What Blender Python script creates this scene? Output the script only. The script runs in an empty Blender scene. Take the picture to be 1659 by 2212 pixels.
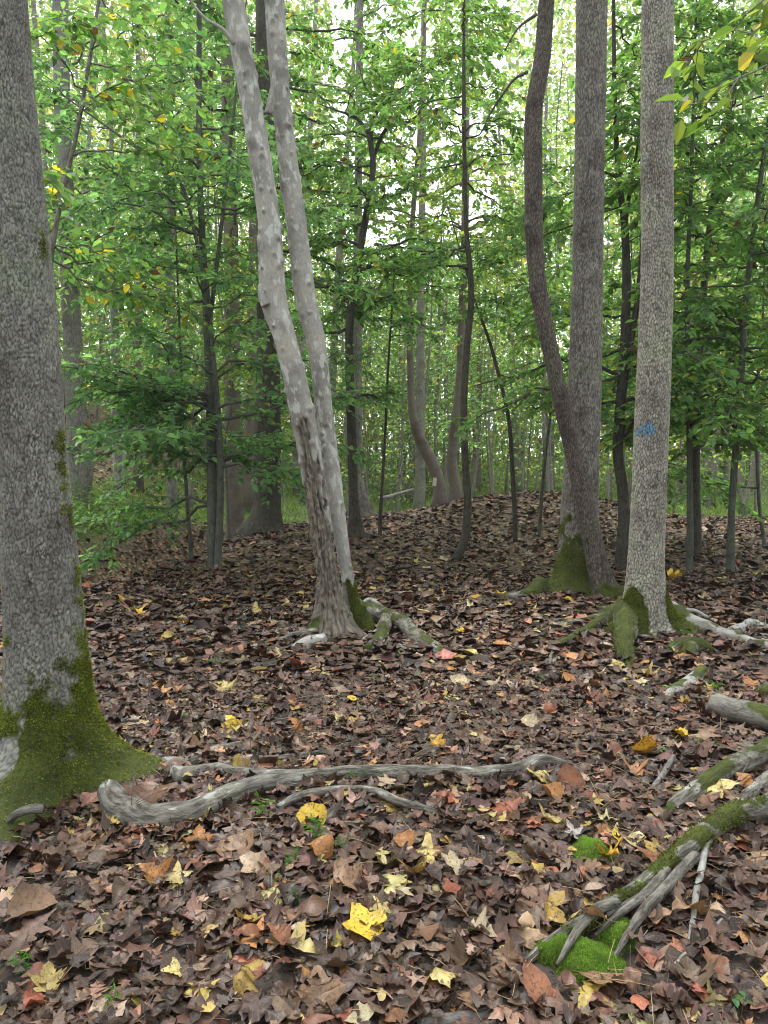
import bpy, math, random
import numpy as np
from mathutils import Vector, Matrix

# ------------------------------------------------------------------ camera, sky, sun, exposure
sc = bpy.context.scene
H, F, PITCH = 1.5, 1664.0, math.radians(4.0)          # camera height, focal length in survey pixels (1659 x 2212)
cam_d = bpy.data.cameras.new('camera'); cam = bpy.data.objects.new('camera', cam_d)
sc.collection.objects.link(cam); sc.camera = cam
cam.location = (0, 0, H); cam.rotation_euler = (math.pi/2 - PITCH, 0, 0)
cam_d.sensor_fit = 'VERTICAL'; cam_d.sensor_height = 24.0; cam_d.lens = 24.0*F/2212.0
cam_d.clip_end = 2000; cam_d.clip_start = 0.05

SUN_EL, SUN_AZ = 64.0, 335.0
world = bpy.data.worlds.new('World'); sc.world = world; world.use_nodes = True
wn, wl = world.node_tree.nodes, world.node_tree.links
bg = wn['Background']; bg.inputs['Strength'].default_value = 0.15
sky = wn.new('ShaderNodeTexSky'); sky.sky_type = 'NISHITA'; sky.sun_disc = False
sky.sun_elevation = math.radians(SUN_EL); sky.sun_rotation = math.radians(SUN_AZ)
sky.air_density = 1.0; sky.dust_density = 4.0; sky.ozone_density = 1.0
hs = wn.new('ShaderNodeHueSaturation'); hs.inputs['Saturation'].default_value = 0.22
mx = wn.new('ShaderNodeMix'); mx.data_type = 'RGBA'; mx.inputs['Factor'].default_value = 0.55
mx.inputs['B'].default_value = (10.0, 10.3, 11.2, 1)    # an even overcast layer in front of the clear sky
wl.new(sky.outputs[0], hs.inputs['Color']); wl.new(hs.outputs[0], mx.inputs['A']); wl.new(mx.outputs['Result'], bg.inputs['Color'])

sun_d = bpy.data.lights.new('sun', 'SUN'); sun = bpy.data.objects.new('sun', sun_d); sc.collection.objects.link(sun)
sun_d.energy = 1.5; sun_d.angle = math.radians(13); sun_d.color = (1.0, 0.97, 0.93)
sun.rotation_euler = (-math.radians(90-SUN_EL), 0, -math.radians(SUN_AZ))

sc.view_settings.view_transform = 'Standard'; sc.view_settings.look = 'None'
sc.view_settings.exposure = 1.06; sc.view_settings.gamma = 1.0; sc.view_settings.use_curve_mapping = False
sc.cycles.max_bounces = 8; sc.cycles.diffuse_bounces = 6; sc.cycles.glossy_bounces = 2; sc.cycles.transmission_bounces = 4
sc.cycles.use_denoising = True
sc.cycles.caustics_reflective = False; sc.cycles.caustics_refractive = False
sc.cycles.filter_width = 1.1

# ------------------------------------------------------------------ maths helpers
RNG = np.random.default_rng(7)
random.seed(7)

def hash01(*a):
    h = np.zeros(np.broadcast(*a).shape, dtype=np.uint64)
    for i, x in enumerate(a):
        h = h ^ (np.asarray(x).astype(np.int64).astype(np.uint64) * np.uint64((0x9E3779B97F4A7C15, 0xC2B2AE3D27D4EB4F, 0x165667B19E3779F9, 0x27D4EB2F165667C5)[i % 4]))
        h = (h ^ (h >> np.uint64(31))) * np.uint64(0xBF58476D1CE4E5B9)
    h = (h ^ (h >> np.uint64(29))) * np.uint64(0x94D049BB133111EB)
    h = h ^ (h >> np.uint64(32))
    return (h & np.uint64(0xFFFFFF)).astype(np.float64) / float(0xFFFFFF)

def vn(p, seed=0):
    """smooth value noise of Nx3 points, 0..1"""
    p = np.asarray(p, float); i = np.floor(p); f = p - i; f = f*f*(3-2*f)
    r = 0
    for dx in (0, 1):
        for dy in (0, 1):
            for dz in (0, 1):
                w = (f[..., 0] if dx else 1-f[..., 0])*(f[..., 1] if dy else 1-f[..., 1])*(f[..., 2] if dz else 1-f[..., 2])
                r = r + w*hash01(i[..., 0]+dx, i[..., 1]+dy, i[..., 2]+dz, np.full(i.shape[:-1], seed))
    return r

def fbm(p, seed=0, oct=3):
    p = np.asarray(p, float); r, a, s = 0, 0.5, 0
    for k in range(oct):
        r = r + a*vn(p, seed+k); s += a; a *= .5; p = p*2.03
    return r/s

def sst(x, a, b):
    t = np.clip((x-a)/(b-a), 0, 1); return t*t*(3-2*t)

def unit(v):
    v = np.asarray(v, float); return v/np.maximum(np.linalg.norm(v, axis=-1, keepdims=True), 1e-9)

def worley(u, v, nu, seed=0):
    """cells periodic in u; returns F2-F1 and a random number per cell"""
    iu, iv = np.floor(u), np.floor(v)
    best = np.full(u.shape, 9.0); sec = np.full(u.shape, 9.0); rid = np.zeros(u.shape)
    for du in (-1, 0, 1):
        for dv in (-1, 0, 1):
            cu, cv = iu+du, iv+dv; w = np.mod(cu, nu)
            px = cu + hash01(w, cv, np.full(u.shape, seed)); py = cv + hash01(w, cv, np.full(u.shape, seed+1))
            d = np.hypot(px-u, py-v); r = hash01(w, cv, np.full(u.shape, seed+2))
            nb = d < best
            sec = np.where(nb, best, np.minimum(sec, d)); rid = np.where(nb, r, rid); best = np.where(nb, d, best)
    return sec-best, rid

# ------------------------------------------------------------------ terrain
def gully_x(y): return -4.4 + 0.12*(y-12) + 2.4*sst(y, 16, 24)

def G(x, y):
    x = np.asarray(x, float); y = np.asarray(y, float)
    z = 0.74*np.exp(-((x-3.3)/2.7)**2 - ((y-17)/2.6)**2)
    z = z + 0.22*np.exp(-((x+1.6)/1.7)**2 - ((y-13.4)/2.2)**2)
    z = z - 1.0*np.exp(-((x-gully_x(y))/1.25)**4)*sst(y, 8.0, 11.5)*(1-0.5*sst(y, 24, 34))
    z = z - 0.22*sst(y, 18, 23)*(1-sst(y, 30, 60))
    z = z + 4.6*sst(-x, 6.0, 17.0)*sst(y, 13, 30) + 6*sst(-x-0.2*y, 8, 40)*sst(y, 25, 80)
    z = z + 0.5*sst(-x, 5.2, 7.0)*sst(y, 9, 14)
    p = np.stack([x*0.55, y*0.55, x*0], -1)
    z = z + 0.10*(fbm(p, 3, 3)-0.5)
    return z

SP, CP = math.sin(PITCH), math.cos(PITCH)
def ray(px, py):
    xr, yu = (px-829.5)/F, (1106.0-py)/F
    return np.array([xr, CP + yu*SP, -SP + yu*CP])
def at(px, py, Y):
    d = ray(px, py); return np.array([0, 0, H]) + d*(Y/d[1])
TT = np.geomspace(1.2, 160, 6000)
def gp(px, py):
    """where the sight line through a survey pixel meets the ground"""
    d = ray(px, py); P = np.array([0, 0, H])[None] + d[None]*TT[:, None]
    k = np.argmax(P[:, 2] < G(P[:, 0], P[:, 1])); return P[k]

# ------------------------------------------------------------------ mesh collector
class MB:
    def __init__(s): s.v, s.q, s.t, s.c, s.b, s.n = [], [], [], [], [], 0
    def add(s, v, quads=None, tris=None, col=(1, 1, 1, 1), bk=None):
        v = np.asarray(v, float).reshape(-1, 3); k = len(v)
        if quads is not None and len(quads): s.q.append(np.asarray(quads, np.int64).reshape(-1, 4)+s.n)
        if tris is not None and len(tris): s.t.append(np.asarray(tris, np.int64).reshape(-1, 3)+s.n)
        c = np.asarray(col, float)
        if c.ndim == 1: c = np.tile(c, (k, 1))
        if c.shape[1] == 3: c = np.concatenate([c, np.ones((k, 1))], 1)
        s.c.append(c); s.b.append(v if bk is None else np.asarray(bk, float).reshape(-1, 3)); s.v.append(v); s.n += k
        return s
    def mesh(s, name, mat, origin=(0, 0, 0), smooth=True):
        V = np.concatenate(s.v) - np.asarray(origin, float)[None]
        q = np.concatenate(s.q) if s.q else np.zeros((0, 4), np.int64)
        t = np.concatenate(s.t) if s.t else np.zeros((0, 3), np.int64)
        me = bpy.data.meshes.new(name)
        me.vertices.add(len(V)); me.vertices.foreach_set('co', V.ravel().astype(np.float32))
        nl = q.size + t.size
        me.loops.add(nl); me.loops.foreach_set('vertex_index', np.concatenate([q.ravel(), t.ravel()]).astype(np.int32))
        me.polygons.add(len(q)+len(t))
        st = np.concatenate([np.arange(len(q))*4, q.size + np.arange(len(t))*3]).astype(np.int32)
        me.polygons.foreach_set('loop_start', st)
        me.polygons.foreach_set('use_smooth', np.full(len(q)+len(t), smooth, dtype=bool))
        me.update(calc_edges=True)
        a = me.attributes.new('Col', 'FLOAT_COLOR', 'POINT'); a.data.foreach_set('color', np.concatenate(s.c).ravel().astype(np.float32))
        a = me.attributes.new('bk', 'FLOAT_VECTOR', 'POINT'); a.data.foreach_set('vector', np.concatenate(s.b).ravel().astype(np.float32))
        me.materials.append(mat)
        return me
    def build(s, name, mat, parent=None, origin=None, smooth=True):
        o0 = np.array(parent.location) if (parent is not None and origin is None) else np.zeros(3) if origin is None else np.asarray(origin, float)
        me = s.mesh(name, mat, o0, smooth)
        o = bpy.data.objects.new(name, me); sc.collection.objects.link(o)
        if parent is not None: o.parent = parent
        else: o.location = o0
        return o

def tag(o, label, cat, group=None, kind=None):
    if label: o['label'] = label
    if cat: o['category'] = cat
    if group: o['group'] = group
    if kind: o['kind'] = kind
    return o
def thing(name, label, cat, loc, group=None):
    e = bpy.data.objects.new(name, None); sc.collection.objects.link(e); e.location = tuple(float(c) for c in loc); e.empty_display_size = 0.2
    return tag(e, label, cat, group)

# ------------------------------------------------------------------ materials
def new_mat(name):
    m = bpy.data.materials.new(name); m.use_nodes = True
    nt = m.node_tree; return m, nt.nodes, nt.links, nt.nodes['Principled BSDF']
def attr(n, name):
    a = n.new('ShaderNodeAttribute'); a.attribute_name = name; return a
def noise_node(n, l, vec, scale, detail=4, rough=.55):
    t = n.new('ShaderNodeTexNoise'); t.inputs['Scale'].default_value = scale; t.inputs['Detail'].default_value = detail; t.inputs['Roughness'].default_value = rough
    if vec is not None: l.new(vec, t.inputs['Vector'])
    return t
def ramp(n, l, fac, stops):
    r = n.new('ShaderNodeValToRGB'); e = r.color_ramp.elements
    while len(e) < len(stops): e.new(0.5)
    for k, (p, c) in enumerate(stops):
        e[k].position = p; e[k].color = (*c, 1) if len(c) == 3 else c
    l.new(fac, r.inputs['Fac']); return r
def mix(n, l, fac, a, b, mode='MIX'):
    m = n.new('ShaderNodeMix'); m.data_type = 'RGBA'; m.blend_type = mode
    for sock, v in (('Factor', fac), ('A', a), ('B', b)):
        s = m.inputs[sock] if sock == 'Factor' else m.inputs[sock]
        if isinstance(v, (int, float)): s.default_value = v
        elif isinstance(v, tuple): s.default_value = (*v, 1) if len(v) == 3 else v
        else: l.new(v, s)
    return m.outputs['Result']
def mapping(n, l, vec, scale):
    m = n.new('ShaderNodeMapping'); m.inputs['Scale'].default_value = scale; l.new(vec, m.inputs['Vector']); return m.outputs[0]
def mathn(n, l, op, a, b=None):
    m = n.new('ShaderNodeMath'); m.operation = op
    for i, v in enumerate((a, b)):
        if v is None: continue
        if isinstance(v, (int, float)): m.inputs[i].default_value = v
        else: l.new(v, m.inputs[i])
    return m.outputs[0]

def bark_mat(name, plate, crack, lichen=(0.5, 0.5, 0.46), lich_lo=0.6, moss=(0.06, 0.074, 0.018), wood=(0.22, 0.185, 0.145), cells=None, bump=0.6, tint=(0.9, 1.0, 0.85), bumpd=0.012):
    """Col.r plate against crack, Col.g random per plate, Col.b moss, Col.a 0 = bare rotten wood"""
    m, n, l, p = new_mat(name)
    c = attr(n, 'Col'); bk = attr(n, 'bk').outputs['Vector']
    sep = n.new('ShaderNodeSeparateColor'); l.new(c.outputs['Color'], sep.inputs[0])
    fine = noise_node(n, l, mapping(n, l, bk, (1, 1, .45)), 70, 5, .65)
    big = noise_node(n, l, bk, 3.2, 4)
    mid = noise_node(n, l, mapping(n, l, bk, (1, 1, .5)), 17, 4)
    crackfac = sep.outputs[0]
    h = mid.outputs['Fac']
    if cells:
        wv = noise_node(n, l, mapping(n, l, bk, cells), 1.6, 5, .62)
        vr = ramp(n, l, wv.outputs['Fac'], [(0.36, (0, 0, 0)), (0.52, (.8, .8, .8)), (0.66, (1, 1, 1))])
        crackfac = mathn(n, l, 'MULTIPLY', crackfac, vr.outputs[0]); h = mathn(n, l, 'ADD', mathn(n, l, 'MULTIPLY', h, .5), vr.outputs[0])
    base = mix(n, l, crackfac, crack, plate)
    fr = ramp(n, l, fine.outputs['Fac'], [(0.25, (.62, .62, .62)), (0.75, (1.3, 1.3, 1.3))])
    base = mix(n, l, 0.75, base, fr.outputs[0], 'MULTIPLY')
    gr = ramp(n, l, sep.outputs[1], [(0, (.72, .72, .74)), (1, (1.2, 1.18, 1.12))])
    base = mix(n, l, 0.8, base, gr.outputs[0], 'MULTIPLY')
    br = ramp(n, l, big.outputs['Fac'], [(0.34, (.6, .58, .56)), (0.5, (1, 1, 1)), (0.66, tuple(x*1.12 for x in tint))])
    base = mix(n, l, 0.9, base, br.outputs[0], 'MULTIPLY')
    lsum = mathn(n, l, 'MULTIPLY', mid.outputs['Fac'], crackfac)
    lr = ramp(n, l, lsum, [(lich_lo, (0, 0, 0)), (lich_lo+.06, (1, 1, 1))])
    base = mix(n, l, mathn(n, l, 'MULTIPLY', lr.outputs[0], .7), base, lichen)
    # bare rotten wood
    streak = noise_node(n, l, mapping(n, l, bk, (60, 60, 7)), 1.0, 5, .6)
    wr = ramp(n, l, streak.outputs['Fac'], [(0.34, (.045, .038, .032)), (0.45, (.14, .122, .104)), (0.58, wood), (0.74, (.38, .32, .24))])
    inv = mathn(n, l, 'SUBTRACT', 1.0, c.outputs['Alpha'])
    base = mix(n, l, inv, base, wr.outputs[0])
    # moss
    mn = noise_node(n, l, bk, 55, 4, .7)
    mm = mathn(n, l, 'ADD', sep.outputs[2], mathn(n, l, 'MULTIPLY', mathn(n, l, 'SUBTRACT', mn.outputs['Fac'], .5), .9))
    mf = ramp(n, l, mm, [(0.38, (0, 0, 0)), (0.72, (1, 1, 1))])
    mc = ramp(n, l, mid.outputs['Fac'], [(0.3, tuple(x*.55 for x in moss)), (0.5, moss), (0.72, (moss[0]*1.6, moss[1]*1.5, moss[2]*1.2))])
    base = mix(n, l, mf.outputs[0], base, mc.outputs[0])
    l.new(base, p.inputs['Base Color']); p.inputs['Roughness'].default_value = .86
    p.inputs['Specular IOR Level'].default_value = .25
    bsum = mathn(n, l, 'ADD', h, mathn(n, l, 'MULTIPLY', fine.outputs['Fac'], .6))
    bsum = mathn(n, l, 'ADD', bsum, mathn(n, l, 'MULTIPLY', mathn(n, l, 'MULTIPLY', streak.outputs['Fac'], inv), 1.5))
    b = n.new('ShaderNodeBump'); b.inputs['Strength'].default_value = bump; b.inputs['Distance'].default_value = bumpd
    l.new(bsum, b.inputs['Height']); l.new(b.outputs[0], p.inputs['Normal'])
    return m

M = {}
M['bark_scaly'] = bark_mat('bark_scaly', (0.25, 0.24, 0.222), (0.10, 0.095, 0.086), (0.32, 0.32, 0.29), .58, bump=.7)
M['bark_plated'] = bark_mat('bark_plated', (0.42, 0.395, 0.35), (0.12, 0.105, 0.09), (0.56, 0.55, 0.5), .6, bump=.6)
M['bark_ridged'] = bark_mat('bark_ridged', (0.27, 0.245, 0.225), (0.09, 0.08, 0.073), (0.4, 0.39, 0.36), .62, bump=.6)
M['bark_dark'] = bark_mat('bark_dark', (0.165, 0.135, 0.118), (0.055, 0.046, 0.042), (0.28, 0.26, 0.24), .7, bump=.6)
M['bark_smooth'] = bark_mat('bark_smooth', (0.36, 0.35, 0.325), (0.07, 0.063, 0.055), (0.56, 0.57, 0.53), .54, bump=.35, tint=(1.05, 1.0, .95))
M['bark_beech'] = bark_mat('bark_beech', (0.135, 0.14, 0.12), (0.08, 0.08, 0.07), (0.25, 0.26, 0.22), .64, bump=.4, cells=(22, 22, 7), tint=(.85, 1.0, .75))
M['bark_far'] = bark_mat('bark_far', (0.25, 0.235, 0.21), (0.12, 0.11, 0.10), (0.4, 0.4, 0.36), .64, bump=.4, cells=(26, 26, 8))
M['bark_pale'] = bark_mat('bark_pale', (0.40, 0.395, 0.37), (0.2, 0.195, 0.18), (0.6, 0.6, 0.56), .6, bump=.4, cells=(20, 20, 6))
M['bark_darkest'] = bark_mat('bark_darkest', (0.10, 0.088, 0.075), (0.045, 0.04, 0.035), (0.18, 0.18, 0.15), .68, bump=.5, cells=(30, 30, 9))  # darkest of the bark colours, for the dark middle trees
M['root_bark'] = bark_mat('root_bark', (0.245, 0.23, 0.20), (0.085, 0.076, 0.065), (0.42, 0.42, 0.39), .49, bump=.8, cells=(30, 30, 7))

def leaf_mat(name, trans=0.5, rough=.45, spec=.35, objcol=False, spots=0.0, bumpy=0.0, litter=False):
    m, n, l, p = new_mat(name)
    if objcol:
        oi = n.new('ShaderNodeObjectInfo'); col = oi.outputs['Color']; rnd = oi.outputs['Random']
    else:
        a = attr(n, 'Col'); col = a.outputs['Color']; rnd = a.outputs['Alpha']
    bk = attr(n, 'bk').outputs['Vector']
    if litter:
        # leaf space: x across, y from stalk to tip, z is a number of the leaf's own
        off = n.new('ShaderNodeCombineXYZ'); l.new(rnd, off.inputs[2])
        vm = n.new('ShaderNodeVectorMath'); vm.operation = 'MULTIPLY_ADD'; l.new(off.outputs[0], vm.inputs[0]); vm.inputs[1].default_value = (0, 0, 37.0); l.new(bk, vm.inputs[2])
        nz = noise_node(n, l, vm.outputs[0], 3.2, 4, .6)
        bl = ramp(n, l, nz.outputs['Fac'], [(0.32, (.55, .5, .47)), (0.5, (1, 1, 1)), (0.7, (1.35, 1.22, 1.1))])
        col2 = mix(n, l, .85, col, bl.outputs[0], 'MULTIPLY')
        sp = noise_node(n, l, vm.outputs[0], 13, 3, .6)
        sr = ramp(n, l, sp.outputs['Fac'], [(0.56, (0, 0, 0)), (0.63, (1, 1, 1))])
        col2 = mix(n, l, mathn(n, l, 'MULTIPLY', sr.outputs[0], spots), col2, (.075, .045, .03))
        # veins: midrib and slanting side veins
        sx = n.new('ShaderNodeSeparateXYZ'); l.new(bk, sx.inputs[0])
        ax = mathn(n, l, 'ABSOLUTE', sx.outputs[0])
        sv = mathn(n, l, 'PINGPONG', mathn(n, l, 'SUBTRACT', sx.outputs[1], mathn(n, l, 'MULTIPLY', ax, .9)), .09)
        vein = mathn(n, l, 'MAXIMUM', mathn(n, l, 'LESS_THAN', ax, .012), mathn(n, l, 'LESS_THAN', sv, .008))
        col2 = mix(n, l, mathn(n, l, 'MULTIPLY', vein, .35), col2, mix(n, l, .5, col2, (.42, .33, .2)))
        col = col2
    l.new(col, p.inputs['Base Color']); p.inputs['Roughness'].default_value = rough; p.inputs['Specular IOR Level'].default_value = spec
    if litter:
        b = n.new('ShaderNodeBump'); b.inputs['Strength'].default_value = .5; b.inputs['Distance'].default_value = .006
        l.new(mathn(n, l, 'ADD', nz.outputs['Fac'], mathn(n, l, 'MULTIPLY', vein, .3)), b.inputs['Height']); l.new(b.outputs[0], p.inputs['Normal'])
    if trans > 0:
        t = n.new('ShaderNodeBsdfTranslucent')
        g = n.new('ShaderNodeMix'); g.data_type = 'RGBA'; g.blend_type = 'MULTIPLY'; g.inputs['Factor'].default_value = 1
        l.new(col, g.inputs['A']); g.inputs['B'].default_value = (2.7, 2.35, 1.45, 1) if not litter else (1.4, 1.1, .6, 1)
        l.new(g.outputs['Result'], t.inputs['Color'])
        ms = n.new('ShaderNodeMixShader'); ms.inputs[0].default_value = trans
        l.new(p.outputs[0], ms.inputs[1]); l.new(t.outputs[0], ms.inputs[2]); l.new(ms.outputs[0], n['Material Output'].inputs['Surface'])
    return m
M['foliage'] = leaf_mat('foliage', .55, .38, .5)
M['litter'] = leaf_mat('litter', 0, .42, .34, litter=True, spots=.55)
M['fallen'] = leaf_mat('fallen', .12, .45, .36, objcol=True, litter=True, spots=.85)
M['grass'] = leaf_mat('grass', .35, .5, .3)
M['moss'] = leaf_mat('moss', .2, .8, .1)

def plain(name, col, rough=.8):
    m, n, l, p = new_mat(name)
    tc = n.new('ShaderNodeTexCoord'); nz = noise_node(n, l, tc.outputs['Object'], 60, 4)
    r = ramp(n, l, nz.outputs['Fac'], [(0.3, tuple(c*.72 for c in col)), (0.7, tuple(min(1, c*1.2) for c in col))])
    l.new(r.outputs[0], p.inputs['Base Color']); p.inputs['Roughness'].default_value = rough
    return m
M['blue_paint'] = plain('blue_paint', (0.075, 0.31, 0.56), .5)
M['tag_white'] = plain('tag_white', (0.62, 0.6, 0.5), .6)
M['twig'] = plain('twig', (0.15, 0.12, 0.095), .85)
M['twig_pale'] = plain('twig_pale', (0.42, 0.38, 0.31), .85)
M['stalk'] = plain('stalk', (0.45, 0.34, 0.17), .7)
M['stone'] = plain('stone', (0.26, 0.245, 0.235), .8)

def ground_mat():
    m, n, l, p = new_mat('forest_soil')
    g = n.new('ShaderNodeNewGeometry'); c = attr(n, 'Col')
    sep = n.new('ShaderNodeSeparateColor'); l.new(c.outputs['Color'], sep.inputs[0])
    vo = n.new('ShaderNodeTexVoronoi'); vo.inputs['Scale'].default_value = 14; l.new(g.outputs['Position'], vo.inputs['Vector'])
    nz = noise_node(n, l, g.outputs['Position'], 9, 6, .65); nb = noise_node(n, l, g.outputs['Position'], 90, 4)
    soil = ramp(n, l, nz.outputs['Fac'], [(0.3, (.03, .023, .018)), (0.5, (.055, .042, .033)), (0.7, (.085, .065, .05))])
    sepv = n.new('ShaderNodeSeparateColor'); l.new(vo.outputs['Color'], sepv.inputs[0])
    leaf = ramp(n, l, sepv.outputs[0], [(0, (.07, .045, .035)), (0.4, (.12, .075, .05)), (0.75, (.17, .11, .075)), (0.9, (.3, .19, .08)), (1, (.4, .3, .1))])
    base = mix(n, l, sep.outputs[0], soil.outputs[0], leaf.outputs[0])
    gn = noise_node(n, l, g.outputs['Position'], 3, 5)
    grass = ramp(n, l, gn.outputs['Fac'], [(0.3, (.06, .09, .025)), (0.6, (.11, .165, .035)), (0.75, (.15, .17, .05))])
    base = mix(n, l, sep.outputs[1], base, grass.outputs[0])
    l.new(base, p.inputs['Base Color']); p.inputs['Roughness'].default_value = .9
    b = n.new('ShaderNodeBump'); b.inputs['Strength'].default_value = .8; b.inputs['Distance'].default_value = .02
    l.new(mathn(n, l, 'ADD', nz.outputs['Fac'], mathn(n, l, 'MULTIPLY', nb.outputs['Fac'], .4)), b.inputs['Height']); l.new(b.outputs[0], p.inputs['Normal'])
    return m

# ------------------------------------------------------------------ ground sheet
def grass_mask(x, y):
    nzz = fbm(np.stack([x*.5, y*.5, x*0+5], -1), 11, 3)-.5
    far = sst(y + 0.9*nzz*6 - 0.15*np.abs(x-2.5), 18.5, 20.5)
    bank = sst(-x + gully_x(y) + 1.5*nzz, 1.4, 2.1)*sst(y, 11.0, 12.5)*(1-sst(-x, 7.5, 9.5)*sst(y, 17, 20))
    creek = np.exp(-((x-gully_x(y))/1.4)**4)*sst(y, 10, 12)*(1-sst(y, 19, 22))
    hill = sst(-x, 7, 9)*sst(y, 19, 22)
    return np.clip(np.maximum(far*(1-hill), bank)*(1-.9*creek), 0, 1)

xs = np.concatenate([-np.geomspace(400, 9, 40), np.linspace(-8.8, 8.8, 230), np.geomspace(9, 400, 40)])
ys = np.concatenate([np.linspace(-60, 0.5, 14), np.linspace(0.8, 12, 190), np.linspace(12.1, 40, 150), np.geomspace(41, 700, 40)])
X, Y = np.meshgrid(xs, ys); Z = G(X, Y)
gm = grass_mask(X, Y)
lv = np.where(Y > 11, 1.0, sst(Y, 9, 11))
nx, ny = len(xs), len(ys)
I = (np.arange(ny-1)[:, None]*nx + np.arange(nx-1)[None]).ravel()
mb = MB(); mb.add(np.stack([X, Y, Z], -1), np.stack([I, I+1, I+1+nx, I+nx], -1), col=np.stack([lv, gm, gm*0, gm*0+1], -1).reshape(-1, 4))
ground = mb.build('ground', ground_mat()); ground['kind'] = 'structure'

# ------------------------------------------------------------------ tubes, trunks, roots
def catmull(P, n, ext=0):
    P = np.asarray(P, float); k = len(P)
    if k < 3: 
        t = np.linspace(0, 1, n)[:, None]; return P[0]*(1-t)+P[-1]*t
    d = np.linalg.norm(np.diff(P[:, :3], axis=0), axis=1); s = np.concatenate([[0], np.cumsum(d)])
    m = np.gradient(P, s, axis=0)
    q = np.linspace(0, s[-1], n)
    if ext: m1 = int(n*.88); q = np.concatenate([np.linspace(0, s[-3]+.25, m1), np.linspace(s[-3]+.3, s[-1], n-m1)])
    i = np.clip(np.searchsorted(s, q, side='right')-1, 0, k-2)
    h = (s[i+1]-s[i]); t = ((q-s[i])/h)[:, None]; h = h[:, None]
    return (2*t**3-3*t**2+1)*P[i] + (t**3-2*t**2+t)*h*m[i] + (-2*t**3+3*t**2)*P[i+1] + (t**3-t**2)*h*m[i+1]

def frames(path):
    T = unit(np.gradient(path, axis=0))
    ref = np.array([0, -1.0, 0]) if abs(T[:, 1]).mean() < .8 else np.array([0, 0, 1.0])
    N = unit(ref[None]-np.sum(T*ref[None], 1, keepdims=True)*T); B = np.cross(T, N)
    return T, N, B

def tube(mb, path, rad, seg=8, col=(1, .5, 0, 1), bump=0.0, bs=6.0, seed=0, colf=None, ridge=0):
    """a limb along a path: rad per point, lumpy by `bump`; closed at both ends"""
    path = np.asarray(path, float); rad = np.asarray(rad, float); n = len(path)
    T, N, B = frames(path); th = np.linspace(0, 2*math.pi, seg, endpoint=False)
    s = np.concatenate([[0], np.cumsum(np.linalg.norm(np.diff(path, axis=0), axis=1))])
    D = N[:, None]*np.cos(th)[None, :, None] + B[:, None]*np.sin(th)[None, :, None]
    R = np.repeat(rad[:, None], seg, 1)
    if bump:
        q = path[:, None] + D*R[..., None]
        R = R*(1+bump*2*(fbm(q*bs, seed, 3)-.5))
        if ridge:
            qq = np.stack([np.cos(th)[None]*3.2+s[:, None]*1.3, np.sin(th)[None]*3.2+0*s[:, None], s[:, None]*5+0*th[None]], -1); R = R*(1+ridge*2*(fbm(qq, seed+70, 3)-.5))
    V = path[:, None] + D*R[..., None]
    r0 = max(rad.mean(), 1e-4)
    bk = np.stack([np.cos(th)[None].repeat(n, 0)*r0, np.sin(th)[None].repeat(n, 0)*r0, np.repeat(s[:, None], seg, 1)], -1)
    i = np.arange(n-1)[:, None]*seg; j = np.arange(seg)[None]; k = (j+1) % seg
    Q = np.stack([i+j, i+k, i+seg+k, i+seg+j], -1).reshape(-1, 4)
    V = V.reshape(-1, 3); bk = bk.reshape(-1, 3)
    c = np.tile(np.asarray(col, float), (len(V), 1)) if colf is None else colf(V, np.repeat(D.reshape(-1, 3), 1, 0), np.repeat(s, seg))
    e = len(V)
    V = np.concatenate([V, path[:1], path[-1:]]); bk = np.concatenate([bk, bk[:1], bk[-1:]]); c = np.concatenate([c, c[:1], c[-2:-1]])
    tr = [[e, b_, a_] for a_, b_ in zip(range(seg), [*range(1, seg), 0])] + [[e+1, (n-1)*seg+a_, (n-1)*seg+b_] for a_, b_ in zip(range(seg), [*range(1, seg), 0])]
    mb.add(V, Q, tr, c, bk)

def stem_pts(pts, Yd, down=.25, up=0, up_dir=None, up_r=.35):
    """(px, py, width px) from the base up, standing in the plane at distance Yd -> path and radii"""
    P, R = [], []
    for px, py, w in pts:
        p = at(px, py, Yd); P.append(p); R.append(.5*w*(Yd/ray(px, py)[1])/F)
    P, R = np.array(P), np.array(R)
    if down: P = np.concatenate([[P[0]-[0, 0, down]], P]); R = np.concatenate([[R[0]], R])
    if up:
        d = unit(P[-1]-P[-2]) if up_dir is None else unit(up_dir)
        P = np.concatenate([P, [P[-1]+d*up*.5, P[-1]+d*up]]); R = np.concatenate([R, [R[-1]*(.5+.5*up_r), R[-1]*up_r]])
    return P, R

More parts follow.
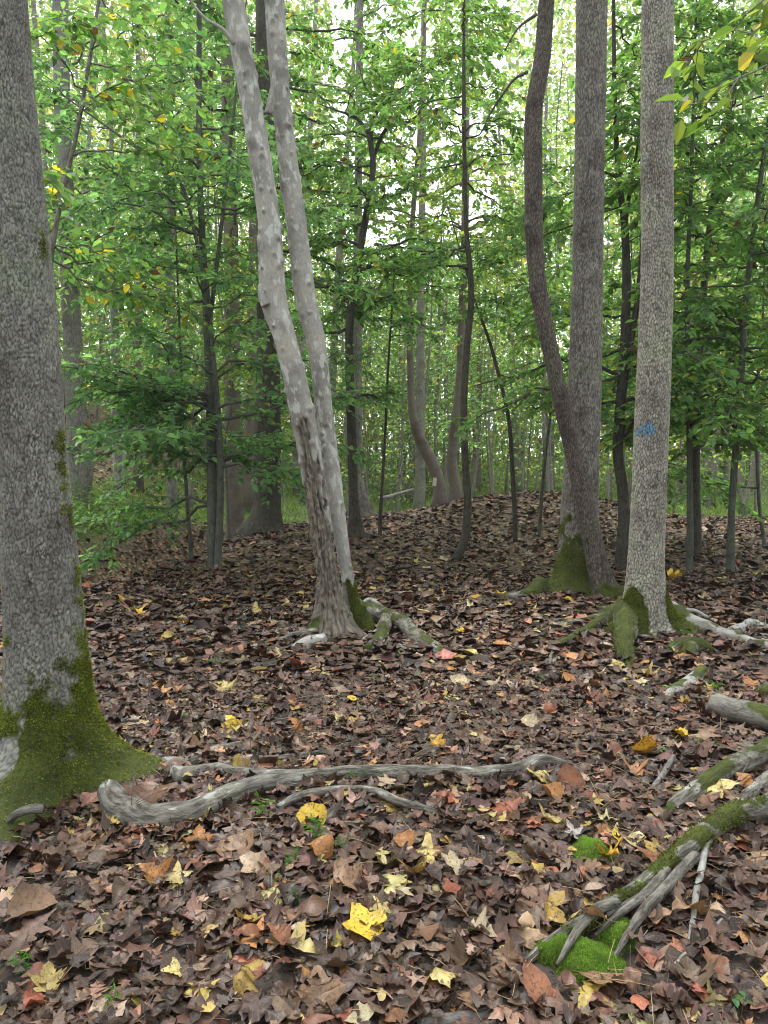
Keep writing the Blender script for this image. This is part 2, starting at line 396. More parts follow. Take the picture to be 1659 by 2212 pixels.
def trunk(mb, P, R, seg, rows, z0, lobes=(), relief=None, knobs=None, moss=None, decay=None, wob=.03, seed=0, ext=0, fiss=None):
    """full trunk: lobes = (angle, reach, decay height, sharpness) buttresses; relief = (cell u, cell v, depth, crack width)
    angle 0 faces the camera, +90 deg is picture right"""
    A = catmull(np.concatenate([P, R[:, None]], 1), rows, ext); path, rad = A[:, :3], np.maximum(A[:, 3], .004)
    T, N, B = frames(path); th = np.linspace(0, 2*math.pi, seg, endpoint=False)
    N = N*np.sign(-N[:, 1:2]+1e-9)
    B = np.cross(T, N); B = B*np.sign(B[:, :1]+1e-9)
    s = np.concatenate([[0], np.cumsum(np.linalg.norm(np.diff(path, axis=0), axis=1))])
    S, TH = np.meshgrid(s, th, indexing='ij'); Rr = np.repeat(rad[:, None], seg, 1)
    D = N[:, None]*np.cos(th)[None, :, None] + B[:, None]*np.sin(th)[None, :, None]
    r0 = rad[len(rad)//3]
    q = np.stack([np.cos(TH)*r0, np.sin(TH)*r0, S], -1)
    Rr = Rr*(1+wob*2*(fbm(q*np.array([4, 4, 1.6])+seed*7.3, seed+1, 3)-.5)*2)
    hgt = np.maximum(path[:, 2]-z0, -.3)[:, None]
    for (ang, reach, hk, sharp) in lobes:
        a = math.radians(ang); Rr = Rr + reach*np.exp(-np.maximum(hgt, 0)/hk)*np.maximum(np.cos(TH-a), 0)**sharp
    crack = np.ones_like(Rr); rid = np.full_like(Rr, .5)
    dec = np.zeros_like(Rr) if decay is None else decay(TH, hgt+0*TH, q)
    if relief:
        cu, cv, dep, cw = relief
        nu = max(6, int(round(2*math.pi*r0/cu)))
        wu = (fbm(q*22, seed+5, 2)-.5)*.9; wv = (fbm(q*22+9, seed+6, 2)-.5)*.9
        e, rid = worley(TH/(2*math.pi)*nu + wu, S/cv + wv, nu, seed+20)
        crack = sst(e, cw*.15, cw)
        Rr = Rr + dep*(crack-.6)*(1-.5*dec) + dep*.5*(rid-.5)
    if fiss:
        cu, cv, dep, cw = fiss; nu = max(5, int(round(2*math.pi*r0/cu)))
        e, _ = worley(TH/(2*math.pi)*nu + (fbm(q*13, seed+7, 3)-.5)*1.1, S/cv + (fbm(q*13+5, seed+8, 3)-.5)*.5, nu, seed+60)
        f_ = sst(e, cw*.2, cw); crack = crack*(.5+.5*f_); Rr = Rr - dep*(1-f_)
    if knobs:
        for (ka, ks, amp, sg) in knobs:
            du = (np.mod(TH-ka+math.pi, 2*math.pi)-math.pi)*r0; dv = S-ks
            g_ = np.exp(-(du**2+dv**2)/(2*sg*sg)); Rr = Rr + amp*g_
            if sg < .03: crack = crack*(1-.3*np.exp(-(du**2+(dv+sg*.5)**2)/(1.0*sg*sg)))  # tone darkened just below each small knob
    if decay is not None:
        fl = fbm(q*np.array([30, 30, 8]), seed+31, 4)-.5+.6*(fbm(q*np.array([50, 50, 30]), seed+33, 3)-.5)
        Rr = Rr - dec*.022 + dec*.085*fl
    mo = np.zeros_like(Rr) if moss is None else moss(TH, hgt+0*TH, q)
    V = path[:, None]+D*Rr[..., None]
    col = np.stack([crack, rid, mo, 1-dec], -1)
    n = rows; i = np.arange(n-1)[:, None]*seg; j = np.arange(seg)[None]; k = (j+1) % seg
    Q = np.stack([i+j, i+k, i+seg+k, i+seg+j], -1).reshape(-1, 4)
    mb.add(V.reshape(-1, 3), Q, col=col.reshape(-1, 4), bk=q.reshape(-1, 3))
    return dict(V=V, D=D, moss=mo, crack=crack, path=path, rad=rad, s=s, TH=TH, hgt=hgt+0*TH)

MOSS_A = np.array([0.088, 0.108, 0.016])
def moss_tufts(mb, V, Nn, n_per, size, seed=0, bright=1.0, base=MOSS_A):
    """short fuzzy blades standing on a surface"""
    r = np.random.default_rng(seed); V = np.repeat(V, n_per, 0); Nn = np.repeat(Nn, n_per, 0); k = len(V)
    if not k: return
    jit = r.normal(0, size*.8, (k, 3)); p = V + jit - Nn*np.sum(jit*Nn, 1, keepdims=True)*.8
    d = unit(Nn + r.normal(0, .55, (k, 3)) + [0, 0, .25]); sd = unit(np.cross(d, r.normal(0, 1, (k, 3)))); L = size*r.uniform(.6, 1.5, (k, 1)); w = L*.32
    Vv = np.stack([p-sd*w, p+sd*w, p+d*L], 1)
    patch = fbm(p*14, seed+3, 2)[:, None]
    c = base[None]*bright*(.45+1.3*patch)*r.uniform(.7, 1.4, (k, 1))*np.array([1, 1, 1])
    c[:, 0] *= r.uniform(.75, 1.25, k)
    mb.add(Vv, None, np.arange(3*k).reshape(-1, 3), np.repeat(c, 3, 0))

def root_path(pts, sink=.35, lift=None):
    """(px, py, width px) of a root lying on the ground"""
    P, R = [], []
    for k, q in enumerate(pts):
        px, py, w = q[:3]; g = gp(px, py + w*.25); D = g[1]/ray(px, py)[1]
        r = .5*w*D/F; z = g[2] + r*(1-2*sink) + (q[3] if len(q) > 3 else 0)
        P.append([g[0], g[1]+r*.2, z]); R.append(r)
    return np.array(P), np.array(R)

def root(name, pts, parent=None, sink=.3, bump=.16, seg=18, mat='root_bark', moss=None, seed=0, label=None, cat=None, group=None, step=.03, tufts=0, tsize=.007):
    P, R = root_path(pts, sink)
    Ln = np.linalg.norm(np.diff(P, axis=0), axis=1).sum(); n = max(8, int(Ln/step)+1)
    A = catmull(np.concatenate([P, R[:, None]], 1), n)
    A[:, :3] += (fbm(A[:, :3]*9+seed*3.1, seed+2, 2)-.5)[:, None]*np.array([1, 1, .6])*R.mean()*.45
    mb = MB()
    store = {}
    def colf(V, D, s):
        mo = np.zeros(len(V)) if moss is None else moss(V, D, s)
        store['m'] = (V, D, mo)
        g = fbm(V*8, seed+4, 2)
        return np.stack([np.ones(len(V)), g, mo, np.ones(len(V))], -1)
    A[:, 3] *= 1+.3*(fbm(np.stack([np.arange(n)*step*7, np.zeros(n)+seed, np.zeros(n)], -1), seed+9, 3)-.5)
    tube(mb, A[:, :3], np.maximum(A[:, 3], .003), seg, bump=bump, bs=11.0, seed=seed, colf=colf, ridge=.10)
    o = mb.build(name, M[mat], parent, origin=None if parent is not None else P[0])
    if label: tag(o, label, cat, group)
    if tufts and moss is not None:
        V, D, mo = store['m']; k = mo > .5
        if k.sum():
            mt = MB(); moss_tufts(mt, V[k], D[k], tufts, tsize, seed)
            base = np.array(parent.location) if parent is not None else P[0]
            mo_ = mt.mesh('moss', M['moss'], base); ob = bpy.data.objects.new('moss', mo_); sc.collection.objects.link(ob); ob.parent = o; ob['kind'] = 'stuff'
    return o

def moss_obj(parent, Tk, n_per, size, thr=.5, seed=0, bright=1.0):
    V = Tk['V'].reshape(-1, 3); D = Tk['D'].reshape(-1, 3); mo = Tk['moss'].ravel()
    nz = fbm(V*30, seed+8, 2); k = (mo + (nz-.5)*.9) > thr
    mb = MB(); moss_tufts(mb, V[k], D[k], n_per, size, seed, bright)
    o = mb.build('moss', M['moss'], parent); o['kind'] = 'stuff'; return o

# ------------------------------------------------------------------ foliage
def put_leaves(mb, pos, dirv, nrm, size, col, wr=.46, fold=.12):
    k = len(pos)
    d = unit(dirv); s = unit(np.cross(d, nrm)); nn = np.cross(s, d); S = np.asarray(size)[:, None]
    w = S*wr*.5
    tip = pos + d*S
    V = np.stack([pos, pos+d*S*.32+s*w+nn*S*fold, pos+d*S*.68+s*w*.8+nn*S*fold*.6, tip-nn*S*.06, pos+d*S*.68-s*w*.8+nn*S*fold*.6, pos+d*S*.32-s*w+nn*S*fold], 1)
    b = np.arange(k)[:, None]*6
    Q = np.concatenate([b+[0, 1, 2, 3], b+[0, 3, 4, 5]])
    mb.add(V.reshape(-1, 3), Q, col=np.repeat(col, 6, 0), bk=np.zeros((6*k, 3)))

def leaf_cols(r, n, base, var=.3, yellow=.02, dead=.012):
    base = np.asarray(base, float)
    c = base[None]*np.exp(r.normal(0, var, (n, 1)))*np.exp(r.normal(0, .08, (n, 3)))
    u = r.random(n)
    c = np.where((u < yellow)[:, None], np.array([.33, .30, .03])*r.uniform(.7, 1.3, (n, 1)), c)
    c = np.where((u > 1-dead)[:, None], np.array([.045, .022, .012])*r.uniform(.6, 2.0, (n, 1)), c)
    return np.clip(c, 0.003, .8)

def limb_set(r, path, rad, n, zr, L, el=(0, 25), az=None, droop=.25, tw=.09, tl=.75, lsp=.05, lsize=.085, base=(.05, .12, .025), var=.3, yellow=.01, dead=.014, flat=.5, tuft=1.35, lwr=.56, lr=.03, keep=None):
    """branches growing from a stem with flat sprays of leaves; returns limb list and arrays"""
    limbs, twV, twR, LP, LD, LN, LS = [], [], [], [], [], [], []
    zs = path[:, 2]
    for b in range(n):
        z = r.uniform(*zr) if keep is None else zr[0]+(zr[1]-zr[0])*r.random()**keep
        i = int(np.argmin(abs(zs-z))); p0 = path[i]; r0 = max(.005, min(rad[i]*.45, lr))
        a = math.radians(r.uniform(0, 360) if az is None else r.choice(az)+r.normal(0, 25)); e = math.radians(r.uniform(*el))
        d = np.array([math.sin(a)*math.cos(e), -math.cos(a)*math.cos(e), math.sin(e)])
        ln = L*r.uniform(.5, 1.15)*(1-.45*(z-zr[0])/max(zr[1]-zr[0], .1))
        t = np.linspace(0, 1, 11)[:, None]
        w = np.cumsum(r.normal(0, .03, (11, 3)), 0)*ln; w -= w[0]
        P = p0 + d*ln*t + w + np.array([0, 0, -1])*droop*ln*t**2
        limbs.append((P, r0*(1-.82*t[:, 0])+.0015))
        nt = max(3, int(ln/tw)); tt = np.sort(r.uniform(.12, 1, nt)); idx = tt*10; i0 = np.minimum(idx.astype(int), 9); f = (idx-i0)[:, None]
        q = P[i0]*(1-f)+P[i0+1]*f; Tn = unit(P[i0+1]-P[i0]); side = np.where(np.arange(nt) % 2, 1, -1)[:, None]
        perp = unit(np.cross(Tn, [0, 0, 1.0])); td = unit(Tn*r.uniform(.4, .9, (nt, 1)) + perp*side*r.uniform(.6, 1, (nt, 1)) + np.stack([np.zeros(nt), np.zeros(nt), r.normal(.0, flat*.6, nt)], -1))
        tlen = (tl*(1-.55*tt)*r.uniform(.5, 1.15, nt))[:, None]
        m1 = q+td*tlen*.55; m2 = q+td*tlen-np.array([0, 0, .12])*tlen
        twV.append(np.stack([q, m1, m2], 1)); 
        nl = int(max(2, tl/lsp))
        u = (np.arange(nl)[None]+r.uniform(.2, .9, (nt, nl)))/nl
        u3 = u[..., None]
        lp = np.where(u3 < .55, q[:, None]+(m1-q)[:, None]*(u3/.55), m1[:, None]+(m2-m1)[:, None]*((u3-.55)/.45))
        ok = r.random((nt, nl)) < np.clip(tlen/tl*tuft, .15, 1)
        sd = np.where(np.arange(nl) % 2, 1, -1)[None, :, None]
        tp = unit(np.cross(td, [0, 0, 1.0]))[:, None]
        ld = td[:, None]*r.uniform(.3, 1, (nt, nl, 1)) + tp*sd*r.uniform(.5, 1, (nt, nl, 1)) + r.normal(0, .25, (nt, nl, 3)) - np.array([0, 0, .35])
        nr = unit(np.array([0, 0, 1.0]) + r.normal(0, flat, (nt, nl, 3)))
        sz = lsize*1.12*r.uniform(.5, 1.25, (nt, nl))
        LP.append(lp[ok]); LD.append(ld[ok]); LN.append(nr[ok]); LS.append(sz[ok])
    return limbs, np.concatenate(twV), np.concatenate(LP), np.concatenate(LD), np.concatenate(LN), np.concatenate(LS)

def twig_mesh(mb, tw, r0=.0035, col=(.6, .4, 0, 1)):
    """all twigs of one crown: three-sided tapering sticks"""
    k = len(tw)
    if not k: return
    T = unit(tw[:, 2]-tw[:, 0]); N = unit(np.cross(T, [0.3, .2, .9])); B = np.cross(T, N)
    rings = []
    for j, rr in enumerate((r0, r0*.7, r0*.3)):
        for a in (0, 2.094, 4.189): rings.append(tw[:, j]+(N*math.cos(a)+B*math.sin(a))*rr)
    V = np.stack(rings, 1); b = np.arange(k)[:, None]*9
    Q = np.concatenate([b+[i*3+j, i*3+(j+1) % 3, i*3+3+(j+1) % 3, i*3+3+j] for i in (0, 1) for j in (0, 1, 2)])
    mb.add(V.reshape(-1, 3), Q, col=col)

def foliate(parent, r, path, rad, mat, n, zr, L, limb_objs=True, twig_r=.0035, **kw):
    base = kw.get('base', (.05, .12, .025)); var = kw.get('var', .3); yl = kw.get('yellow', .01); dd = kw.get('dead', .012); lwr = kw.get('lwr', .56)
    limbs, tw, LP, LD, LN, LS = limb_set(r, path, rad, n, zr, L, **kw)
    if limb_objs:
        for P, R in limbs:
            b = MB(); tube(b, P, R, 5, col=(1, r.random(), 0, 1)); b.build('branch', M[mat], parent)
    else:
        b = MB()
        for P, R in limbs: tube(b, P, R, 4)
        b.build('branches', M[mat], parent)['kind'] = 'stuff'
    mt = MB(); twig_mesh(mt, tw, twig_r); mt.build('twigs', M[mat], parent)['kind'] = 'stuff'
    c = leaf_cols(r, len(LP), base, var, yl, dd)
    mc = MB(); put_leaves(mc, LP, LD, LN, LS, c, wr=lwr); o = mc.build('crown', M['foliage'], parent, smooth=False); o['kind'] = 'stuff'
    return len(LP)

def spray_crown(parent, r, centers, rx, n, lsize, base, var=.35, yellow=.018, dead=.006, flat=.6, name='crown', thick=.22):
    """clumps of leaves round given centres (far trees)"""
    k = len(centers); ci = r.integers(0, k, n)
    rr = np.sqrt(r.random(n))*rx; a = r.uniform(0, 2*math.pi, n)
    tilt = r.normal(0, .25, (k, 2))
    off = np.stack([np.cos(a)*rr, np.sin(a)*rr, r.normal(0, thick*rx, n)], -1)
    off[:, 2] += off[:, 0]*tilt[ci, 0]+off[:, 1]*tilt[ci, 1]-rr*.2
    p = centers[ci]+off
    d = np.stack([np.cos(a)+r.normal(0, .6, n), np.sin(a)+r.normal(0, .6, n), r.normal(-.3, .3, n)], -1)
    nr = unit(np.array([0, 0, 1.0])+r.normal(0, flat, (n, 3)))
    cl = np.exp(r.normal(0, .18, k))[ci][:, None]
    c = np.clip(leaf_cols(r, n, base, var, yellow, dead)*cl, .003, .8)
    mc = MB(); put_leaves(mc, p, d, nr, lsize*r.uniform(.6, 1.25, n), c, wr=.62)
    o = mc.build(name, M['foliage'], parent, smooth=False); o['kind'] = 'stuff'; return o

# ================================================================== NEAR TREES
# ---- big scaly trunk at the picture's edge
tr1 = np.random.default_rng(101)
P, R = stem_pts([(106, 1720, 180), (104, 1560, 170), (101, 1450, 166), (93, 1287, 160), (79, 1110, 148), (66, 950, 142), (52, 750, 146), (32, 500, 135), (14, 250, 122), (0, 0, 108)], 3.50, down=.35, up=6.5, up_r=.55)
T1Y = 3.5; b1 = [P[1][0], 3.5, G(P[1][0], 3.5)]
t1 = thing('forest_tree', 'thick grey scaly trunk with mossy flared base, cut by the picture edge', 'tree', b1)
def moss1(TH, h, q):
    n = fbm(q*9, 41, 4)-.5
    top = .50 + .30*np.exp(-((TH-1.6)/.5)**2) - .16*np.exp(-((TH-6.1)/.5)**2) + .9*n
    low = sst(top+.5*(fbm(q*28, 49, 3)-.5)-h, -.26, .34)
    strip = np.exp(-((TH-1.40)/.45)**2)*sst(fbm(q*np.array([5, 5, 2.2]), 44, 3)+.22*np.exp(-((h-2.2)/.9)**2), .46, .62)*(h < 4)
    lichen = sst(np.exp(-((TH-5.95)/.4)**2)+1.6*(fbm(q*11, 47, 3)-.5), .55, .8)*sst(.22-h+.7*n, 0, .12)
    return np.clip(np.maximum(low, strip*.5)-lichen, 0, 1)
mb = MB()
k1 = trunk(mb, P, R, 240, 700, b1[2], lobes=[(93, .46, .11, 6), (80, .06, .22, 3), (-14, .60, .12, 4), (-75, .16, .10, 4), (20, .03, .2, 2), (178, .25, .2, 4)], relief=(.016, .024, .0045, .22), fiss=(.06, .2, .005, .07), moss=moss1, wob=.02, seed=1, ext=1)
mb.build('trunk', M['bark_scaly'], t1)
near = k1['D'][..., 1] < .35
k1m = dict(k1); k1m['moss'] = np.where(near, k1['moss'], 0)
moss_obj(t1, k1m, 2, .0095, .50, 1, 1.5)
# roots of that tree
rk = dict(parent=t1, seg=22)
root('root', [(236, 1736, 46, .06), (262, 1768, 72, .03), (330, 1782, 72, .01), (400, 1772, 64, .01), (480, 1740, 52, .02), (560, 1712, 45, .02), (680, 1690, 40, .02), (800, 1684, 36, .02), (950, 1682, 35, .02), (1100, 1680, 31, .02), (1190, 1662, 28, .03), (1240, 1668, 16, .02), (1272, 1690, 6)], sink=.2, bump=.08, seed=3, step=.015, **rk)
root('root', [(600, 1760, 16, .03), (650, 1735, 20, .03), (720, 1722, 20, .03), (800, 1722, 19, .03), (860, 1747, 18, .03), (920, 1762, 16, .03), (970, 1770, 12, .01)], sink=.25, seed=4, **rk)
root('root', [(350, 1655, 40), (410, 1648, 30), (450, 1630, 24, .01), (520, 1615, 15, .02), (580, 1590, 11, .02), (620, 1575, 8, .01)], seed=5, **rk)
root('root', [(370, 1680, 50), (440, 1668, 34), (520, 1652, 20, .01), (620, 1640, 15, .01), (700, 1628, 11, .01), (755, 1610, 8, .01)], seed=6, **rk)
root('root', [(470, 1668, 20, .03), (530, 1685, 24, .03), (600, 1688, 24, .03), (680, 1676, 18, .02)], seed=7, **rk)
root('root', [(480, 1690, 18), (560, 1702, 18), (640, 1716, 16), (700, 1708, 12), (800, 1697, 10)], seed=8, **rk)
b = MB(); PB = np.array([at(12, 1800, 3.02), at(18, 1775, 2.98), at(38, 1757, 2.97), (at(65, 1748, 2.98)), at(94, 1746, 2.99)])
tube(b, catmull(PB, 16), np.linspace(.013, .021, 16), 10, bump=.12, seed=2); b.build('branch_stub', M['root_bark'], t1)
top = k1['path'][-1]; 
spray_crown(t1, tr1, top+tr1.normal(0, 1, (40, 3))*[1.6, 1.6, .9]+[0, 0, 1.0], .9, 1800, .12, (.05, .12, .025))

# ---- twin-stemmed knobbly tree
TY = 6.45
A_pts = [(722, 1372, 92), (712, 1287, 62), (695, 1160, 52), (677, 1035, 50), (655, 910, 55), (608, 710, 53), (598, 677, 56), (581, 475, 48), (563, 350, 47), (543, 225, 45), (520, 100, 46), (503, 0, 47)]
B_pts = [(768, 1345, 44), (757, 1287, 30), (737, 1160, 30), (720, 1035, 33), (703, 910, 36), (676, 710, 43), (667, 677, 44), (648, 550, 44), (636, 450, 42), (622, 350, 41), (608, 225, 39), (599, 100, 42), (593, 0, 43)]
P, R = stem_pts(A_pts, TY, up=6, up_r=.6); b2 = [P[1][0], TY, G(P[1][0], TY)]
t2 = thing('twin_stemmed_tree', 'twin-stemmed pale knobbly tree with rotten flaking lower bark', 'tree', b2)
tr2 = np.random.default_rng(202)
def decayA(TH, h, q):
    n = fbm(q*np.array([9, 9, 4]), 61, 4)-.5
    lim = 1.28 + 1.5*n + .35*np.cos(TH-5.6)
    strip = np.exp(-((TH-4.85)/.28)**2)*sst(2.75-h, 0, .3)
    return np.clip(np.maximum(sst(lim-h, -.03, .05), strip*sst(n+.62, .45, .55)), 0, 1)
def moss2(TH, h, q):
    n = fbm(q*10, 63, 3)-.5
    return np.clip(sst(.22+.6*n-h, -.05, .1)*(.3+.9*np.exp(-((TH-5.0)/.5)**2)), 0, 1)
kn = [(tr2.uniform(0, 6.28), s_, tr2.uniform(.008, .024), tr2.uniform(.010, .019)) for s_ in np.sort(tr2.uniform(1.2, 5.6, 105))]
kn += [(5.6, 3.55, .03, .05), (.2, 2.9, .025, .05), (5.9, 4.35, .03, .045), (.4, 5.1, .025, .04)]
mb = MB()
kA = trunk(mb, P, R, 120, 560, b2[2], lobes=[(-60, .20, .06, 6), (15, .06, .07, 5), (70, .12, .07, 6), (-20, .05, .10, 8), (-110, .10, .10, 4)], knobs=kn, decay=decayA, moss=moss2, wob=.035, seed=2, ext=1)
mb.build('trunk', M['bark_smooth'], t2)
P2, R2 = stem_pts(B_pts, TY+.16, up=6, up_r=.6)
kn2 = [(tr2.uniform(0, 6.28), s_, tr2.uniform(.007, .024), tr2.uniform(.009, .018)) for s_ in np.sort(tr2.uniform(.3, 5.6, 120))]
kn2 += [(.5, 4.9, .03, .04), (-.5, 4.0, .025, .04)]
def moss2b(TH, h, q):
    n = fbm(q*10, 66, 3)-.5
    return np.clip(sst(.42+.7*n-h, -.05, .1)*sst(np.cos(TH-.9), .1, .6), 0, 1)
mb = MB(); kB = trunk(mb, P2, R2, 90, 520, b2[2], lobes=[(85, .10, .12, 4)], knobs=kn2, moss=moss2b, wob=.04, seed=3, ext=1)
mb.build('second_stem', M['bark_smooth'], t2)
kBm = dict(kB); kBm['moss'] = np.where(kB['D'][..., 1] < .3, kB['moss'], 0); moss_obj(t2, kBm, 2, .012, .55, 2)
def rmoss(seed, lo=.45):
    return lambda V, D, s: np.clip(sst(fbm(V*7, seed, 3)+.22*D[:, 2]+.35*(fbm(V*40, seed+1, 2)-.5), lo-.06, lo+.22), 0, 1)
rk = dict(parent=t2, seg=14)
root('root', [(770, 1322, 40, .06), (820, 1338, 36, .05), (860, 1352, 34, .05), (905, 1378, 36), (945, 1402, 26), (985, 1422, 16), (1030, 1440, 8)], moss=rmoss(71, .58), tufts=1, seed=11, **rk)
root('root', [(835, 1342, 30, .06), (830, 1365, 28, .03), (815, 1385, 30), (795, 1405, 26)], moss=rmoss(72, .56), seed=12, **rk)
root('root', [(775, 1335, 10, .10), (800, 1322, 10, .12), (822, 1330, 8, .1), (824, 1352, 8, .05)], mat='bark_pale', seed=13, **rk)
root('root', [(820, 1368, 9, .04), (780, 1385, 10), (745, 1402, 9), (732, 1420, 8)], mat='bark_pale', seed=14, **rk)
root('root', [(800, 1398, 12), (760, 1405, 13), (735, 1420, 9)], seed=15, **rk)
root('root', [(835, 1385, 12), (870, 1400, 15), (900, 1410, 12)], seed=16, **rk)
root('root', [(690, 1368, 34), (640, 1374, 24), (600, 1386, 18), (560, 1396, 14), (535, 1402, 6)], sink=.35, mat='root_bark', seed=17, **rk)
root('root', [(700, 1385, 40), (660, 1392, 28), (630, 1400, 14)], mat='bark_smooth', seed=18, **rk)
root('root', [(700, 1380, 22), (668, 1398, 16), (640, 1412, 10), (615, 1418, 5)], seed=91, **rk)
root('root', [(690, 1352, 20), (650, 1352, 13), (615, 1362, 9), (585, 1362, 5)], seed=92, **rk)
root('root', [(745, 1385, 20), (730, 1405, 14), (700, 1420, 8), (680, 1428, 4)], seed=93, **rk)
# branches high on the stems
for pts, Yd, r0 in (([(505, 95), (480, 62), (450, 45), (425, 20), (405, -10)], 6.3, .018), ([(578, 245), (585, 210), (592, 165)], 6.45, .03), ([(575, 660), (566, 640), (563, 615)], 6.35, .04)):
    PB = np.array([at(a, c, Yd) for a, c in pts]); b = MB(); tube(b, catmull(PB, 14), np.linspace(r0, r0*.45, 14), 8, bump=.15, seed=5); b.build('branch', M['bark_smooth'], t2)
top = kA['path'][-1]; spray_crown(t2, tr2, top+tr2.normal(0, 1, (50, 3))*[2, 2, 1]+[0, 0, .8], .9, 2200, .12, (.05, .12, .025))

# ---- straight plated tree with the blue blaze
Y5 = 6.55
P, R = stem_pts([(1394, 1385, 86), (1394, 1330, 82), (1394, 1287, 80), (1397, 1180, 74), (1402, 1060, 71), (1408, 910, 71), (1414, 760, 69), (1419, 600, 67), (1419, 350, 66), (1421, 0, 65)], Y5, up=6, up_r=.7)
b5 = [P[1][0], Y5, G(P[1][0], Y5)]
t5 = thing('forest_tree', 'straight pale grey trunk with a blue paint blaze and mossy root buttresses', 'tree', b5)
tr5 = np.random.default_rng(505)
def moss5(TH, h, q):
    n = fbm(q*9, 81, 3)-.5
    side = np.maximum(np.exp(-((TH-5.35)/.75)**2), np.exp(-((TH-1.35)/.6)**2))
    return np.clip(sst(.36*side+.08+.3*n-h, -.03, .06)*sst(side, .25, .5), 0, 1)
mb = MB()
k5 = trunk(mb, P, R, 170, 620, b5[2], lobes=[(-38, .26, .15, 7), (-80, .30, .13, 6), (88, .32, .12, 6), (50, .10, .10, 6), (140, .2, .15, 5), (210, .2, .15, 5)], relief=(.019, .034, .006, .34), moss=moss5, wob=.015, seed=5, ext=1)
mb.build('trunk', M['bark_plated'], t5)
k5m = dict(k5); k5m['moss'] = np.where(k5['D'][..., 1] < .3, k5['moss'], 0); moss_obj(t5, k5m, 3, .013, .5, 5)
# the blaze: paint lying on the plates of the bark
cc = at(1400, 930, Y5-.14); V = k5['V']; D = k5['D']; n_ = V.shape[1]
dx, dz = V[..., 0]-cc[0], V[..., 2]-cc[2]
nz = fbm(V*34, 9, 3)
inb = (np.hypot(dx/.070, dz/.062)+(nz-.5)*1.1 < 1.0) & (D[..., 1] < .2) & (k5['crack'] > .02)
mbp = MB(); idx = -np.ones(V.shape[:2], int); I = np.argwhere(inb); idx[inb] = np.arange(len(I)); qd = []
for i, j in I:
    j2 = (j+1) % n_
    if i+1 < V.shape[0] and inb[i+1, j] and inb[i, j2] and inb[i+1, j2]: qd.append([idx[i, j], idx[i, j2], idx[i+1, j2], idx[i+1, j]])
mbp.add(V[inb]+D[inb]*.002, qd, col=(1, 1, 1, 1)); o = mbp.build('paint_blaze', M['blue_paint'], t5); o['label'] = 'blue paint blaze on the bark'
rk = dict(parent=t5, seg=14)
root('root', [(1335, 1335, 44, .05), (1290, 1355, 30, .02), (1245, 1376, 27), (1205, 1398, 23), (1175, 1417, 15), (1140, 1436, 8)], moss=rmoss(91, .52), tufts=1, seed=21, **rk)
root('root', [(1335, 1322, 34, .03), (1290, 1338, 24), (1245, 1346, 22), (1205, 1352, 15), (1160, 1368, 11), (1115, 1388, 8)], moss=rmoss(92, .55), seed=22, **rk)
root('root', [(1250, 1342, 13), (1210, 1340, 10), (1160, 1352, 9), (1130, 1378, 7)], seed=23, **rk)
root('root', [(1320, 1318, 20), (1270, 1316, 14), (1230, 1325, 10), (1190, 1330, 7)], moss=rmoss(93, .5), seed=24, **rk)
root('root', [(1354, 1345, 58, .14), (1350, 1380, 52, .06), (1350, 1408, 42, .02), (1354, 1430, 28), (1366, 1448, 10, -.01)], moss=rmoss(94, .42), tufts=2, tsize=.012, seed=25, **rk)
root('root', [(1440, 1330, 60, .04), (1490, 1348, 48), (1540, 1362, 40), (1590, 1378, 30), (1640, 1392, 26), (1700, 1406, 20)], moss=rmoss(95, .66), mat='bark_pale', seed=26, **rk)
root('root', [(1560, 1372, 20), (1610, 1354, 24), (1625, 1345, 18), (1670, 1362, 14)], mat='bark_pale', seed=27, **rk)
root('root', [(1460, 1338, 10, .08), (1500, 1338, 9, .08), (1530, 1346, 7, .05)], mat='bark_pale', seed=28, **rk)
root('root', [(1570, 1385, 12), (1610, 1400, 10), (1650, 1415, 8)], mat='bark_pale', seed=29, **rk)
root('root', [(1440, 1410, 22), (1480, 1400, 34, .03), (1515, 1402, 30, .03), (1545, 1410, 14)], moss=rmoss(96, .45), tufts=1, seed=30, **rk)
root('root', [(1490, 1404, 34, .03), (1490, 1425, 24)], moss=rmoss(97, .5), seed=31, **rk)
root('root', [(1515, 1420, 12), (1555, 1432, 12), (1600, 1438, 9)], seed=32, **rk)
root('root', [(1518, 1458, 28, .03), (1490, 1475, 32), (1455, 1496, 30), (1435, 1512, 18)], moss=rmoss(98, .6), mat='bark_pale', seed=33, **rk)
top = k5['path'][-1]; spray_crown(t5, tr5, top+tr5.normal(0, 1, (50, 3))*[2, 2, 1]+[0, 0, .8], .9, 2200, .12, (.05, .12, .025))

# ---- straight ridged tree, further back
Y4 = 8.6
P, R = stem_pts([(1254, 1285, 104), (1250, 1185, 84), (1254, 1060, 76), (1262, 860, 70), (1267, 677, 66), (1273, 350, 63), (1279, 0, 66)], Y4, up=7, up_r=.7)
b4 = [P[1][0], Y4, G(P[1][0], Y4)]
t4 = thing('forest_tree', 'straight dark grey trunk standing behind the curved leaning stem', 'tree', b4)
def moss4(TH, h, q):
    n = fbm(q*8, 85, 3)-.5
    return np.clip(sst(.42+.35*np.cos(TH-5.2)+1.6*n-h, -.3, .4)*.85, 0, 1)
mb = MB(); k4 = trunk(mb, P, R, 140, 480, b4[2], lobes=[(-78, .44, .12, 7), (-45, .10, .22, 5), (-10, .07, .12, 6), (25, .12, .12, 6), (80, .16, .12, 5)], relief=(.02, .06, .007, .36), moss=moss4, wob=.02, seed=7, ext=1)
mb.build('trunk', M['bark_ridged'], t4)
k4m = dict(k4); k4m['moss'] = np.where(k4['D'][..., 1] < .3, k4['moss'], 0); moss_obj(t4, k4m, 2, .014, .52, 6, 1.2)
